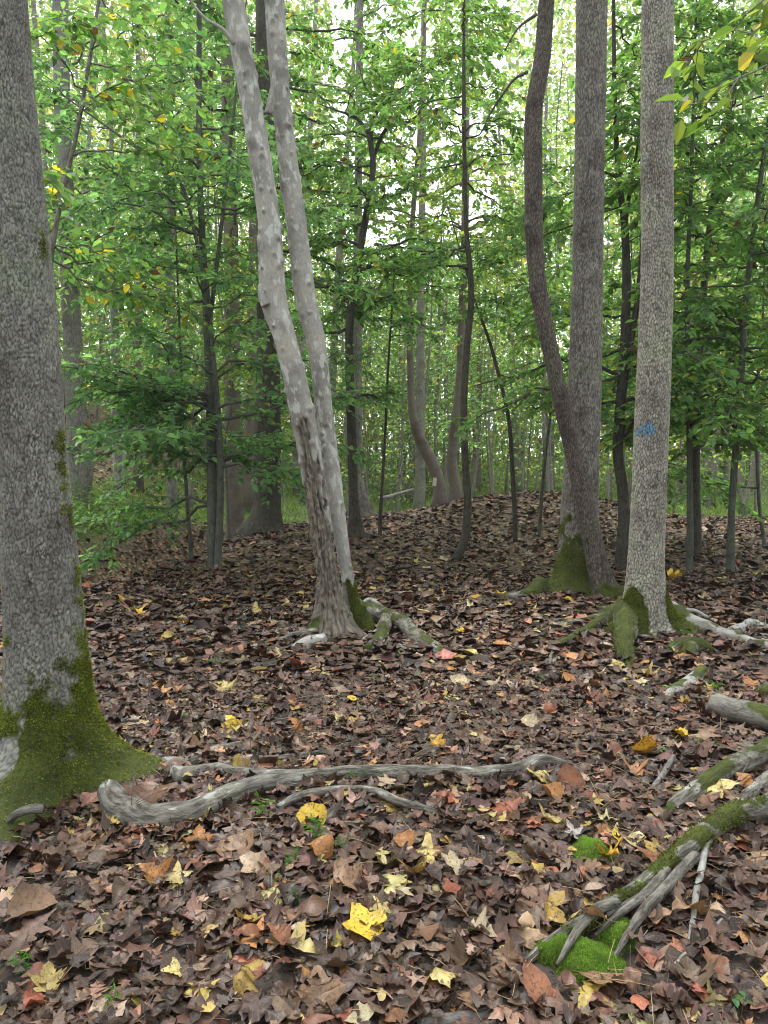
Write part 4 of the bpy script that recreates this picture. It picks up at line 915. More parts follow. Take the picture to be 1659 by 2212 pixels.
PAL = np.array([[.14, .066, .040], [.18, .092, .055], [.088, .045, .032], [.12, .058, .046], [.21, .122, .075], [.060, .034, .028], [.28, .17, .10], [.17, .072, .036], [.38, .25, .155], [.21, .10, .05], [.34, .15, .045], [.20, .065, .04], [.50, .37, .09], [.56, .46, .2], [.30, .21, .16]])
PAL[:9] = (PAL[:9]*.8+PAL[:9].mean(1, keepdims=True)*.2)*.55
PW = np.array([16, 15, 14, 10, 11, 11, 6, 8, 3.5, 3.2, 1.5, 1.8, 1.8, 2.0, 2.0]); PW = PW/PW.sum()
def rotmats(r, n, tilt):
    a = r.uniform(0, 2*math.pi, n); ca, sa = np.cos(a), np.sin(a); z0 = np.zeros(n); o1 = np.ones(n)
    Rz = np.stack([np.stack([ca, -sa, z0], -1), np.stack([sa, ca, z0], -1), np.stack([z0, z0, o1], -1)], 1)
    t = np.abs(r.normal(0, tilt, n)); ax = r.uniform(0, 2*math.pi, n); ux, uy = np.cos(ax), np.sin(ax); c, s = np.cos(t), np.sin(t)
    Rt = np.stack([np.stack([c+ux*ux*(1-c), ux*uy*(1-c), uy*s], -1), np.stack([ux*uy*(1-c), c+uy*uy*(1-c), -ux*s], -1), np.stack([-uy*s, ux*s, c], -1)], 1)
    flip = np.where(r.random(n) < .4, -1.0, 1.0); Rm = Rt@Rz; Rm[:, :, 2] *= flip[:, None]; Rm[:, :, 0] *= flip[:, None]
    return Rm
def scatter(mb, r, protos, x, y, size, zlo, zhi, tilt):
    n = len(x); Rm = rotmats(r, n, tilt); ci = r.choice(len(PAL), n, p=PW); c = PAL[ci]*np.exp(r.normal(.10, .55, (n, 1)))*np.exp(r.normal(0, .06, (n, 3))); c = c*np.minimum(1, .42/c.max(1, keepdims=True))
    pos = np.stack([x, y, G(x, y)+r.uniform(zlo, zhi, n)], -1); pi = r.integers(0, len(protos), n); rn = r.random(n)
    for k, (V, Q, bk) in enumerate(protos):
        s = np.where(pi == k)[0]
        if not len(s): continue
        W = np.einsum('nij,vj->nvi', Rm[s], V)*size[s][:, None, None]+pos[s][:, None]; m = len(V)
        mb.add(W.reshape(-1, 3), (np.arange(len(s))[:, None, None]*m+Q[None]).reshape(-1, 4), col=np.repeat(np.concatenate([c[s], rn[s][:, None]], 1), m, 0), bk=np.tile(bk, (len(s), 1)))
lr = np.random.default_rng(55)
def clear_of(x, y, pads):
    k = np.ones(len(x), bool)
    for (cx, cy, rx, ry) in pads: k &= ((x-cx)/rx)**2+((y-cy)/ry)**2 > 1
    return k
def field(n, y0, y1, margin=.35):
    y = np.sqrt(lr.uniform(y0*y0, y1*y1, n)); return lr.uniform(-.53, .53, n)*y + lr.uniform(-margin, margin, n), y
bare = [(*gp(1040, 1830)[:2], .18, .12), (*gp(800, 1760)[:2], .22, .07), (*gp(660, 2140)[:2], .15, .08)]
pads = [(*gp(1262, 2078)[:2], .15, .15), (*gp(1335, 2020)[:2], .10, .11), (*gp(1202, 2066)[:2], .10, .10), (*gp(1276, 1846)[:2], .09, .11), (b1[0], b1[1], .24, .24), (b2[0], b2[1], .18, .16), (b5[0], b5[1], .22, .2), (b4[0], b4[1], .24, .22), (b3[0], b3[1], .16, .14)]
mb = MB()
x, y = field(9500, 1.6, 5.2); k = clear_of(x, y, pads) & (clear_of(x, y, bare) | (lr.random(len(x)) < .35)); x, y = x[k], y[k]
scatter(mb, lr, PROTO, x, y, np.clip(np.exp(lr.normal(math.log(.070), .32, len(x))), .03, .115), .002, .04, .25)
x, y = field(21000, 5.2, 10.0); k = clear_of(x, y, pads); x, y = x[k], y[k]
scatter(mb, lr, PROTO_LO, x, y, np.clip(np.exp(lr.normal(math.log(.084), .30, len(x))), .04, .15), .0, .04, .28)
x, y = field(27000, 10.0, 21.0, .8); k = lr.random(len(x)) > grass_mask(x, y)*.93; x, y = x[k], y[k]
scatter(mb, lr, PROTO_LO, x, y, np.clip(np.exp(lr.normal(math.log(.095), .25, len(x))), .05, .18), .0, .045, .3)
bank_ = []
for poly, m_ in (([(262, 1800), (330, 1815), (400, 1805), (480, 1768), (560, 1738), (680, 1712), (800, 1702), (950, 1700), (1100, 1697), (1230, 1685)], 230), ([(280, 1750), (400, 1740), (480, 1715), (560, 1690), (680, 1672), (950, 1664), (1100, 1662)], 130), ([(1640, 1830), (1560, 1850), (1480, 1905), (1410, 1955)], 70), ([(1640, 1755), (1540, 1780), (1450, 1850), (1380, 1905), (1290, 1965)], 110), ([(560, 1410), (640, 1395), (700, 1405), (760, 1410), (850, 1395), (930, 1420)], 70), ([(1150, 1440), (1250, 1395), (1320, 1440), (1400, 1430), (1500, 1380), (1600, 1400)], 100)):
    q = np.array([gp(*p_)[:2] for p_ in poly]); u = lr.uniform(0, len(q)-1.001, m_); i_ = u.astype(int); f_ = (u-i_)[:, None]; bank_.append(q[i_]*(1-f_)+q[i_+1]*f_+lr.normal(0, .022, (m_, 2)))
bank_ = np.concatenate(bank_); scatter(mb, lr, PROTO, bank_[:, 0], bank_[:, 1], lr.uniform(.04, .085, len(bank_)), .025, .055, .5)
x, y = lr.uniform(-16, -6, 5000), lr.uniform(17, 34, 5000); scatter(mb, lr, PROTO_LO, x, y, np.full(5000, .15), 0, .05, .4)
x, y = field(5000, 1.6, 5.0); k = clear_of(x, y, pads); x, y = x[k], y[k]; scatter(mb, lr, PROTO_LO, x, y, lr.uniform(.018, .05, len(x)), .005, .045, .45)
o = mb.build('leaf_litter', M['litter']); tag(o, 'deep litter of wet brown leaves covering the forest floor', 'leaf litter', None, 'stuff')

# ---- loose stalks and needles in the litter
mb = MB(); x, y = field(420, 1.7, 4.6)
for i in range(len(x)):
    a = lr.uniform(0, 6.28); L = lr.uniform(.05, .14); z = float(G(x[i], y[i]))+lr.uniform(.025, .05); d = np.array([math.cos(a), math.sin(a), lr.normal(.05, .2)])*L
    tube(mb, np.array([[x[i], y[i], z], [x[i], y[i], z+.004]+d*.5*[1, 1, 0]+[0, 0, d[2]*.5-z+z] if False else np.array([x[i], y[i], z+.004])+d*.5, np.array([x[i], y[i], z])+d]), [.0011, .001, .0007], 4)
o = mb.build('leaf_stalks', M['stalk']); tag(o, 'pale thin leaf stalks strewn through the near litter', 'leaf stalks', None, 'stuff')

# ---- leaves that stand out, one by one
COL = dict(yellow=(.66, .46, .05), pale=(.52, .42, .16), cream=(.46, .38, .24), orange=(.38, .17, .05), rust=(.22, .085, .04), red=(.26, .075, .04), tan=(.25, .15, .085), mottled=(.36, .24, .06), pink=(.19, .115, .09), grey=(.36, .33, .31), brown=(.16, .09, .06), gold=(.62, .36, .04))
hr = np.random.default_rng(66); mesh_cache = {}
def hero_mesh(kind, curl, var):
    key = (kind, curl, var)
    if key not in mesh_cache:
        V, Q, bk = leaf_proto(kind, np.random.default_rng(hash(str(key)) % 1000 if False else (len(mesh_cache)*17+5)), curl, fine=True); b = MB(); b.add(V, Q, col=(1, 1, 1, 1), bk=bk); mesh_cache[key] = b.mesh('leaf_shape', M['fallen'])
    return mesh_cache[key]
def fallen(px, py, spx, kind, col, label, rot=None, tilt=(0, 0), curl=1.0, var=0, lift=.045, group=None):
    g = gp(px, py); D = g[1]/ray(px, py)[1]; s = .86*spx*D/F
    o = bpy.data.objects.new('fallen_leaf', hero_mesh(kind, curl, var)); sc.collection.objects.link(o)
    o.location = (g[0], g[1], g[2]+lift); o.scale = (s, s, s); rz = hr.uniform(0, 6.28) if rot is None else math.radians(rot)
    o.rotation_euler = (math.radians(tilt[0])+hr.normal(0, .12), math.radians(tilt[1])+hr.normal(0, .12), rz)
    c = np.array(COL[col])*np.exp(hr.normal(0, .1)); o.color = (*c, 1)
    tag(o, label, 'leaf', group); return o
HERO = [
 (785, 2028, 112, 'tulip', 'yellow', 'large bright yellow leaf lying flat in the middle foreground', 75, (12, 0), .5),
 (672, 1790, 78, 'round', 'yellow', 'yellow rounded leaf with brown specks in the green tuft by the grey root', 20, (35, 0), .8),
 (1302, 2150, 135, 'maple', 'tan', 'big tan-brown maple leaf in front of the bright moss cushion', 150, (18, 0), .8),
 (1284, 2040, 70, 'oval', 'tan', 'narrow curled brown leaf resting on top of the moss cushion', 60, (0, 40), 1.8),
 (1192, 1995, 100, 'maple', 'mottled', 'yellow and dark brown mottled leaf at the lower end of the mossy root', 300, (35, 0), 1.6),
 (1322, 1872, 70, 'star', 'gold', 'golden curled leaf below the small moss patch', 200, (30, 0), 2.2),
 (1332, 1832, 44, 'oval', 'yellow', 'small bright yellow leaf on brown ones right of the small moss patch', 10, (20, 0), .7),
 (1238, 1818, 56, 'star', 'grey', 'pale grey leaf on the small moss patch', 30, (30, 0), .8),
 (1392, 1635, 72, 'round', 'gold', 'orange and yellow leaf standing up between the two grey roots', 190, (55, 10), .8),
 (1330, 1643, 58, 'oval', 'rust', 'rust-brown oval leaf left of the orange and yellow one', 10, (40, 0), .8),
 (1166, 1700, 66, 'tulip', 'pale', 'pale yellow leaf tucked under the end of the long grey root', 100, (15, 0), 1.2),
 (1232, 1706, 74, 'round', 'rust', 'reddish brown round leaf leaning on the end of the long grey root', 10, (40, 0), .7),
 (1188, 1735, 58, 'round', 'orange', 'dull orange round leaf below the end of the long grey root', 40, (30, 0), .8),
 (1558, 1722, 100, 'star', 'pale', 'cream-yellow lobed leaf draped over the branch by the picture edge', 250, (20, 10), 1.6),
 (1612, 1708, 62, 'maple', 'orange', 'orange-brown leaf above the cream-yellow draped leaf', 30, (30, 0), 1.2),
 (1095, 1768, 84, 'maple', 'red', 'brick-red leaf in the open litter below the long grey root', 300, (25, 0), .9),
 (968, 1745, 60, 'maple', 'red', 'dull red leaf at the tip of the thin lower root', 80, (25, 0), 1.2),
 (1195, 1785, 74, 'oval', 'pale', 'bent yellow leaf lying crosswise below the orange round leaf', 80, (10, 0), 1.8),
 (1466, 1602, 58, 'maple', 'yellow', 'clear yellow leaf left of the cut log', 60, (20, 0), 1.2),
 (500, 1580, 54, 'maple', 'yellow', 'bright yellow leaf with brown blotch above the edge tree roots', 40, (40, 0), 1.2),
 (640, 1585, 62, 'maple', 'orange', 'orange leaf beside the bright yellow one above the roots', 100, (35, 0), 1.2),
 (488, 1500, 54, 'star', 'pale', 'pale yellow leaf alone in the middle of the open litter', 20, (35, 0), 1.2),
 (760, 1525, 26, 'round', 'yellow', 'tiny bright yellow leaf below the knobbly tree', 20, (20, 0), .6),
 (398, 1355, 36, 'star', 'gold', 'golden leaf midway between the edge trunk and the knobbly tree', 120, (35, 0), 1.3),
 (296, 1330, 34, 'star', 'yellow', 'yellow leaf nearer the edge trunk than the golden one', 60, (30, 0), 1.2),
 (264, 1304, 30, 'oval', 'gold', 'small gold leaf near the gully edge', 60, (30, 0), 1.0),
 (552, 1325, 38, 'star', 'pale', 'pale leaf left of the knobbly tree foot', 10, (30, 0), 1.0),
 (430, 1836, 66, 'maple', 'orange', 'bright orange leaf just below the thick grey root', 10, (35, 0), 1.1),
 (512, 1856, 100, 'round', 'tan', 'large tan leaf below the thick grey root, right of the orange one', 330, (25, 0), 1.0),
 (384, 1916, 72, 'star', 'pale', 'pale yellow star-shaped leaf in the near litter', 10, (30, 0), .9),
 (330, 1920, 88, 'maple', 'orange', 'orange-brown curled leaf touching the pale star-shaped one', 60, (30, 0), 1.8),
 (268, 1862, 86, 'star', 'pink', 'pinkish brown star leaf beside the mossy tree foot', 190, (20, 0), .8),
 (245, 1815, 84, 'oval', 'mottled', 'long yellow-edged curled leaf under the blunt end of the grey root', 60, (10, 0), 1.8),
 (84, 2028, 104, 'star', 'pink', 'pinkish star leaf with yellow edges near the lower edge trunk', 330, (20, 0), 1.0),
 (66, 1995, 120, 'round', 'tan', 'broad orange-tan leaf behind the pinkish star leaf', 280, (15, 0), .8),
 (104, 2148, 74, 'maple', 'pale', 'pale yellow blotched leaf in the lower corner', 20, (30, 0), 1.3),
 (80, 2192, 100, 'oval', 'red', 'orange-red rolled leaf in the lower corner', 40, (0, 0), 2.2),
 (376, 2130, 62, 'maple', 'pale', 'clean pale yellow maple leaf in the bottom litter', 120, (15, 0), .8),
 (535, 2140, 96, 'maple', 'mottled', 'yellow leaf with many brown specks in the bottom litter', 310, (25, 0), 1.2),
 (690, 2175, 120, 'maple', 'tan', 'tan and cream leaf at the bottom edge', 10, (20, 0), 1.2),
 (745, 1930, 90, 'tulip', 'tan', 'tan leaf with an orange side between the grey root and the large yellow leaf', 80, (20, 0), 1.3),
 (688, 1862, 72, 'round', 'orange', 'orange cupped leaf below the green tuft', 60, (25, 0), 1.9),
 (600, 2050, 70, 'maple', 'rust', 'russet leaf left of the large bright yellow leaf', 60, (30, 0), 1.2),
 (545, 2045, 70, 'oval', 'rust', 'dull russet oval leaf touching the russet lobed one', 100, (20, 0), 1.2),
 (922, 1862, 78, 'star', 'pale', 'pale star-shaped leaf right of the green tuft', 350, (30, 0), 1.0),
 (874, 1842, 54, 'round', 'orange', 'dull orange leaf beside the pale star-shaped one right of the tuft', 10, (30, 0), .9),
 (985, 1890, 80, 'tulip', 'cream', 'cream leaf with brown patches right of the pale star leaf', 60, (20, 0), 1.2),
 (902, 1905, 78, 'star', 'mottled', 'mustard spotted star leaf below the pale star leaf', 190, (40, 0), 1.4),
 (975, 1945, 52, 'tulip', 'red', 'small orange-red leaf right of the mustard star leaf', 80, (25, 0), 1.0),
 (820, 1985, 56, 'star', 'pale', 'small yellow curled leaf above the large bright yellow leaf', 40, (25, 0), 1.6),
 (530, 2010, 74, 'star', 'mottled', 'yellow spotted curled leaf left of the large bright yellow one', 120, (30, 0), 1.7),
 (1186, 1548, 40, 'maple', 'red', 'small orange-red leaf in the open litter below the blazed trunk', 20, (35, 0), 1.0),
 (1228, 1482, 40, 'round', 'orange', 'small orange leaf below the mossy buttress', 30, (25, 0), 1.0),
 (1290, 1490, 36, 'oval', 'orange', 'orange oval leaf right of the small orange one', 100, (20, 0), 1.2),
 (1142, 1580, 44, 'round', 'cream', 'cream leaf below the small orange-red leaf', 40, (25, 0), .9),
 (1330, 1450, 44, 'star', 'pale', 'yellow leaf at the foot of the mossy buttress', 10, (35, 0), 1.3),
 (1396, 1466, 46, 'star', 'pale', 'pale yellow leaf right of the buttress foot', 60, (30, 0), 1.4),
 (1475, 1440, 40, 'round', 'orange', 'orange leaf below the small mossy root knee', 60, (25, 0), 1.0),
 (988, 1490, 48, 'round', 'cream', 'large cream leaf in the open litter right of the knobbly tree', 40, (25, 0), .9),
 (1060, 1492, 44, 'star', 'cream', 'cream torn leaf beside the large cream one', 40, (25, 0), 1.2),
 (1000, 1374, 30, 'tulip', 'yellow', 'bright yellow leaf right of the mossy root of the knobbly tree', 60, (20, 0), .8),
 (1028, 1303, 28, 'round', 'gold', 'golden leaf left of the crossing trunks', 60, (15, 0), .8),
 (1072, 1290, 34, 'star', 'yellow', 'yellow leaf beside the golden one left of the crossing trunks', 10, (40, 0), 1.2),
 (1225, 1306, 32, 'round', 'gold', 'gold leaf in front of the crossing trunks', 60, (20, 0), 1.0),
 (1456, 1255, 36, 'tulip', 'yellow', 'yellow leaf behind the blazed trunk', 80, (20, 0), 1.0),
 (955, 1216, 26, 'tulip', 'cream', 'white-cream leaf lying at the foot of the bowed black stem', 60, (30, 0), .7),
 (1530, 1600, 70, 'star', 'tan', 'tan leaf below the cut log', 300, (20, 0), 1.0),
 (1415, 1880, 100, 'oval', 'rust', 'reddish leaf right of the upper mossy root', 40, (20, 0), 1.0),
 (1160, 2170, 130, 'oval', 'rust', 'long rust-red leaf at the bottom left of the moss cushion', 20, (20, 0), .9),
 (1090, 2130, 130, 'oak', 'tan', 'tan brown leaf left of the moss cushion', 330, (35, 0), .9),
 (1540, 2110, 70, 'tulip', 'rust', 'rust leaf below the forked pale twig', 60, (30, 0), 1.2),
 (950, 2150, 120, 'maple', 'pale', 'yellow spotted leaf at the bottom middle', 200, (25, 0), 1.2),
 (945, 1690, 44, 'oval', 'gold', 'thin gold leaf behind the long grey root', 20, (60, 0), 1.2),
 (940, 1625, 40, 'tulip', 'gold', 'amber leaf above the long grey root', 20, (35, 0), 1.0),
 (1480, 1990, 90, 'maple', 'tan', 'curled tan leaf beside the forked pale twig', 120, (30, 0), 1.5),
 (320, 1770, 96, 'maple', 'brown', 'brown leaf caught on the blunt end of the thick grey root', 10, (45, 0), 1.4),
]
for i, h_ in enumerate(HERO):
    px, py, s_, kd, cl, lab, rot, tl, cu = h_
    fallen(px, py, s_, kd, cl, lab, rot, tl, cu, var=i % 3, lift=.115 if 'thick grey root' in lab and 'caught' in lab else .10 if 'on top of the moss' in lab else .05)
KEEP = [(a, c, 70) for a, c in ((1262, 2078), (1335, 2020), (1202, 2066), (1282, 1842), (1430, 1910), (1380, 1945), (1480, 1868), (1550, 1818), (1620, 1790), (1500, 1960), (1490, 2040), (1350, 2050), (785, 2028), (450, 1790), (550, 1760), (330, 1800))]
LAND = [(785, 2028, 'the large bright yellow leaf'), (680, 1812, 'the green tuft'), (1262, 2078, 'the moss cushion'), (1500, 1950, 'the pale forked twig'), (84, 2028, 'the pinkish star leaf'), (376, 2130, 'the clean pale maple leaf'), (535, 2140, 'the brown-specked yellow leaf'), (950, 2150, 'the bottom-middle spotted leaf'),
        (745, 1930, 'the tan and orange leaf'), (384, 1916, 'the pale yellow star leaf'), (512, 1856, 'the large tan leaf'), (902, 1905, 'the mustard star leaf'), (1095, 1768, 'the brick-red leaf'), (1192, 1995, 'the yellow and brown mottled leaf'), (1540, 2110, 'the rust leaf'), (80, 2192, 'the rolled orange-red leaf'), (1160, 2170, 'the long rust-red leaf'), (985, 1890, 'the cream patched leaf'), (600, 2050, 'the russet lobed leaf'), (268, 1862, 'the mossy tree foot')]
SHAPE = dict(maple='lobed', star='star-shaped', oak='notched', oval='narrow', round='rounded', tulip='blunt-tipped')
def place(px, py):
    a, c, nm = min(LAND, key=lambda q: math.hypot(q[0]-px, q[1]-py)); dx, dy = px-a, py-c; far_ = 'well ' if math.hypot(dx, dy) > 110 else ''
    if abs(dx) > 2.2*abs(dy): w = 'right of ' if dx > 0 else 'left of '
    elif abs(dy) > 2.2*abs(dx): w = 'below ' if dy > 0 else 'above '
    else: w = ('below ' if dy > 0 else 'above ')+'and '+('right of ' if dx > 0 else 'left of ')
    return far_+w+nm
# ordinary brown leaves nearest the camera, alike
for i in range(300-len(HERO)):
    px, py = hr.uniform(20, 1640), 2212-420*hr.random()**1.2
    if px < 240 and py < 1930: continue
    if any(math.hypot(px-a, py-c) < w for a, c, w in KEEP): continue
    kd = ['maple', 'star', 'oak', 'oval', 'round', 'tulip', 'maple', 'maple'][i % 8]
    sz = hr.uniform(38, 70); o = fallen(px, py, sz, kd, 'brown', '', None, (hr.normal(0, 11), hr.normal(0, 11)), [.7, 1.1, 1.7][i % 3], var=0, lift=hr.uniform(.03, .048), group='plain brown leaves nearest the camera')
    c = PAL[hr.integers(0, 9)]*np.exp(hr.normal(.0, .3)); o.color = (*c, 1); lum = c.mean()
    o['label'] = ('small ' if sz < 48 else 'large ' if sz > 60 else '')+('dark' if lum < .06 else 'pale' if lum > .11 else 'mid')+' brown '+SHAPE[kd]+' leaf '+place(px, py)

# ---- roots and branches that lie loose or come in from outside the frame
r6 = root('surface_root', [(1720, 1752, 54, .06), (1659, 1782, 48, .06), (1600, 1790, 43, .06), (1550, 1815, 42, .05), (1480, 1866, 44, .04), (1410, 1918, 36, .03), (1330, 1970, 26, .03), (1260, 2010, 28, .02), (1190, 2048, 26, .01), (1125, 2086, 14)], sink=.12, seg=26, bump=.16, seed=41, step=.02,
     moss=lambda V, D, s: np.clip(sst(fbm(V*5, 141, 3)+.22*np.exp(-((s-.75)/.35)**2)+.3*(fbm(V*40, 146, 2)-.5), .52, .74), 0, 1), label='thick mossy root running down into the bright moss cushion', cat='root', tufts=2, tsize=.009)
for i, pts in enumerate(([(1440, 1912, 24, .05), (1400, 1960, 22, .05), (1340, 2010, 15, .055), (1285, 2045, 7, .035)], [(1330, 1985, 26, .05), (1285, 2015, 24, .07), (1240, 2060, 18, .055), (1203, 2108, 8, .03)], [(1500, 1880, 26, .05), (1440, 1945, 24, .045), (1380, 2010, 22, .04), (1328, 2082, 10, .02)], [(1420, 1945, 12, .05), (1370, 1975, 12, .05), (1310, 2010, 10, .05)])):
    P_, R_ = root_path(pts, .2); A = catmull(np.concatenate([P_, R_[:, None]], 1), 26); b = MB(); tube(b, A[:, :3], A[:, 3], 10, bump=.12, bs=12, seed=50+i); ob = b.mesh('side_root', M['root_bark'], r6.location); oo = bpy.data.objects.new('side_root', ob); sc.collection.objects.link(oo); oo.parent = r6
root('surface_root', [(1730, 1600, 44, .03), (1650, 1642, 46, .03), (1560, 1682, 44, .02), (1500, 1716, 38), (1450, 1750, 30), (1420, 1775, 20)], sink=.2, seed=42, label='slanting grey root above the mossy one, running off the picture edge', cat='root', moss=rmoss(142, .68), bump=.10, seg=18, step=.02)
root('surface_root', [(1720, 1660, 40), (1659, 1690, 36), (1620, 1720, 34), (1590, 1748, 22)], sink=.25, seed=43, label='short dark root between the slanting grey and the mossy root', cat='root', seg=14)
root('cut_log', [(1536, 1540, 44, .04), (1580, 1548, 48, .04), (1640, 1564, 52, .04), (1720, 1582, 54, .04)], sink=.22, seed=44, bump=.06, label='short weathered log with greenish top by the picture edge', cat='log', moss=rmoss(143, .58), mat='bark_far', seg=20)
root('fallen_branch', [(1500, 1600, 14), (1560, 1612, 18), (1620, 1620, 22), (1690, 1625, 22)], sink=.25, seed=45, label='thin mossy branch along the bottom of the weathered log', cat='branch', moss=rmoss(144, .55), seg=10)
root('fallen_branch', [(1640, 1500, 30), (1660, 1495, 34), (1720, 1505, 34)], sink=.25, seed=46, label='mossy branch end behind the weathered log', cat='branch', moss=rmoss(145, .35), tufts=1, seg=10)
root('fallen_branch', [(1455, 1655, 10, .05), (1430, 1690, 12, .03), (1395, 1725, 13, .01), (1365, 1745, 10)], sink=.2, seed=47, label='short grey branch between the upright orange leaf and the slanting root', cat='branch', mat='bark_far', seg=8)
tw_ = root('fallen_twig', [(1545, 1832, 18, .07), (1530, 1850, 16, .06), (1515, 1905, 15, .04), (1502, 1960, 15, .03), (1495, 2020, 13, .02), (1485, 2085, 11)], sink=.15, seed=48, label='pale forked twig leaning down from the mossy root', cat='twig', mat='bark_pale', seg=9)
P_, R_ = root_path([(1560, 2000, 8, .02), (1520, 2035, 11, .01), (1470, 2075, 12), (1440, 2105, 9)], .2); A = catmull(np.concatenate([P_, R_[:, None]], 1), 18); b = MB(); tube(b, A[:, :3], A[:, 3], 7, bump=.1); ob = bpy.data.objects.new('fork', b.mesh('fork', M['bark_pale'], tw_.location)); sc.collection.objects.link(ob); ob.parent = tw_
root('fallen_twig', [(1545, 1925, 9, .02), (1600, 1945, 12, .01), (1640, 1958, 14), (1680, 1962, 14)], sink=.2, seed=49, label='grey twig right of the pale forked twig', cat='twig', mat='bark_far', seg=8)
root('fallen_twig', [(560, 1395, 7), (575, 1370, 8), (600, 1362, 8), (640, 1380, 6)], sink=.1, seed=51, label='short grey twig left of the knobbly tree roots', cat='twig', mat='bark_pale', seg=7)
root('fallen_branch', [(900, 2212, 26), (1000, 2200, 30), (1070, 2190, 20)], sink=.35, seed=52, label='half-buried grey branch at the bottom edge', cat='branch', mat='bark_far', seg=10)
root('fallen_branch', [(930, 1640, 12), (900, 1645, 18), (860, 1650, 16)], sink=.3, seed=53, label='short pale stick behind the long grey root', cat='branch', mat='bark_pale', seg=8)
# pale fallen branches far back
for pts, Yd, r0, lab in (([(818, 1078), (845, 1072), (870, 1064), (893, 1057)], 18.2, .055, 'pale fallen branch lying in front of the crooked trunk'), ([(612, 1045), (616, 1085), (632, 1110), (650, 1108)], 13.3, .015, 'thin pale bent branch beside the broad dark trunk'),
                        ([(862, 1030), (870, 1000), (868, 1060), (874, 1085)], 19.0, .02, 'bleached broken stick standing near the crooked trunk')):
    PB = np.array([at(a, c, Yd) for a, c in pts]); b = MB(); tube(b, catmull(PB, 14), np.linspace(r0, r0*.5, 14), 8, bump=.12); o = b.build('fallen_branch', M['bark_pale'], origin=PB[0]); tag(o, lab, 'branch')
# dead twigs standing in the litter by the edge tree
for px, py, hpx, lab in ((545, 1640, 120, 'dead upright twig behind the roots of the edge trunk'), (560, 1660, 95, 'second dead twig just in front of the upright one'), (300, 1800, 130, 'thin dead twig sprig growing up in front of the grey root')):
    g = gp(px, py); s = g[1]/F; b = MB(); r = np.random.default_rng(px); top_ = g+np.array([r.normal(0, 25)*s, 0, hpx*s]); mid_ = (g+top_)/2+[r.normal(0, 12)*s, 0, 0]
    tube(b, catmull(np.array([g, mid_, top_]), 8), np.linspace(.0028, .0012, 8), 5)
    for q in range(4):
        a0 = g+(top_-g)*r.uniform(.3, .8); tube(b, np.array([a0, a0+np.array([r.choice([-1, 1])*r.uniform(20, 50)*s, r.normal(0, .02), r.uniform(10, 40)*s])]), [.0016, .0008], 4)
    tag(b.build('dead_twig', M['twig'], origin=g), lab, 'twig')

# ---- bright moss cushions
def cushion(px, py, wpx, hpx, label, seed, lift=.035, n=5200):
    g = gp(px, py); s = g[1]/ray(px, py)[1]/F; rx, ry = wpx*.5*s, hpx*.5*s/max(.2, -ray(px, py)[2]); r = np.random.default_rng(seed)
    t = thing('moss_cushion', label, 'moss', g); b = MB(); k, m = 26, 9
    th = np.linspace(0, 2*math.pi, k, endpoint=False); ed = 1+.32*(fbm(np.stack([np.cos(th)*1.5, np.sin(th)*1.5, th*0+seed], -1), seed, 2)-.5)*2
    V = [[g[0], g[1], g[2]+lift*1.15]]
    for i in range(1, m):
        f = i/(m-1)
        for j in range(k): V.append([g[0]+math.cos(th[j])*rx*f*ed[j], g[1]+math.sin(th[j])*ry*f*ed[j], 0])
    V = np.array(V); f = np.concatenate([[0], np.repeat(np.arange(1, m)/(m-1), k)]); V[:, 2] = G(V[:, 0], V[:, 1])+lift*(1-f**2.5)*(.7+.8*fbm(V*[22, 22, 0], seed, 2))-.004
    tr_ = [[0, 1+j, 1+(j+1) % k] for j in range(k)]; qd = [[1+i*k+j, 1+(i+1)*k+j, 1+(i+1)*k+(j+1) % k, 1+i*k+(j+1) % k] for i in range(m-2) for j in range(k)]
    b.add(V, qd, tr_, col=(.08, .14, .025, 1)); b.build('mat', M['moss'], t)
    a = r.uniform(0, 6.28, n); q = np.sqrt(r.random(n))*.98; e = np.interp(a, np.append(th, 6.2832), np.append(ed, ed[0])); p = np.stack([g[0]+np.cos(a)*rx*q*e, g[1]+np.sin(a)*ry*q*e, a*0], -1)
    p[:, 2] = G(p[:, 0], p[:, 1])+lift*(1-q**2.5)*(.7+.8*fbm(p*[22, 22, 0], seed, 2))-.004
    mt = MB(); moss_tufts(mt, p, np.tile([0, 0, 1.0], (n, 1)), 2, .005, seed, 1.0, np.array([.15, .25, .045])); o = mt.build('tufts', M['moss'], t); o['kind'] = 'stuff'
cushion(1262, 2078, 150, 96, 'bright green moss cushion between the forks of the mossy root', 1, .042, 12000)
cushion(1335, 2020, 88, 66, 'upper lobe of bright moss behind the curled brown leaf', 2, .042, 7000)
cushion(1202, 2066, 96, 62, 'moss lobe at the lower end of the mossy root', 5, .045, 6000)
cushion(1276, 1846, 84, 62, 'small green moss patch in the litter above the mossy root', 3, .042)
cushion(850, 1412, 44, 16, 'tiny moss patch in front of the knobbly tree roots', 4, .02, 1500)
cushion(925, 1395, 46, 14, 'tiny moss patch against the right root of the knobbly tree', 6, .03, 1500)
cushion(860, 1448, 40, 14, 'lowest tiny moss patch below the knobbly tree', 7, .02, 1200)
cushion(1170, 1385, 30, 10, 'tiny moss patch left of the blazed tree roots', 8, .02, 800)

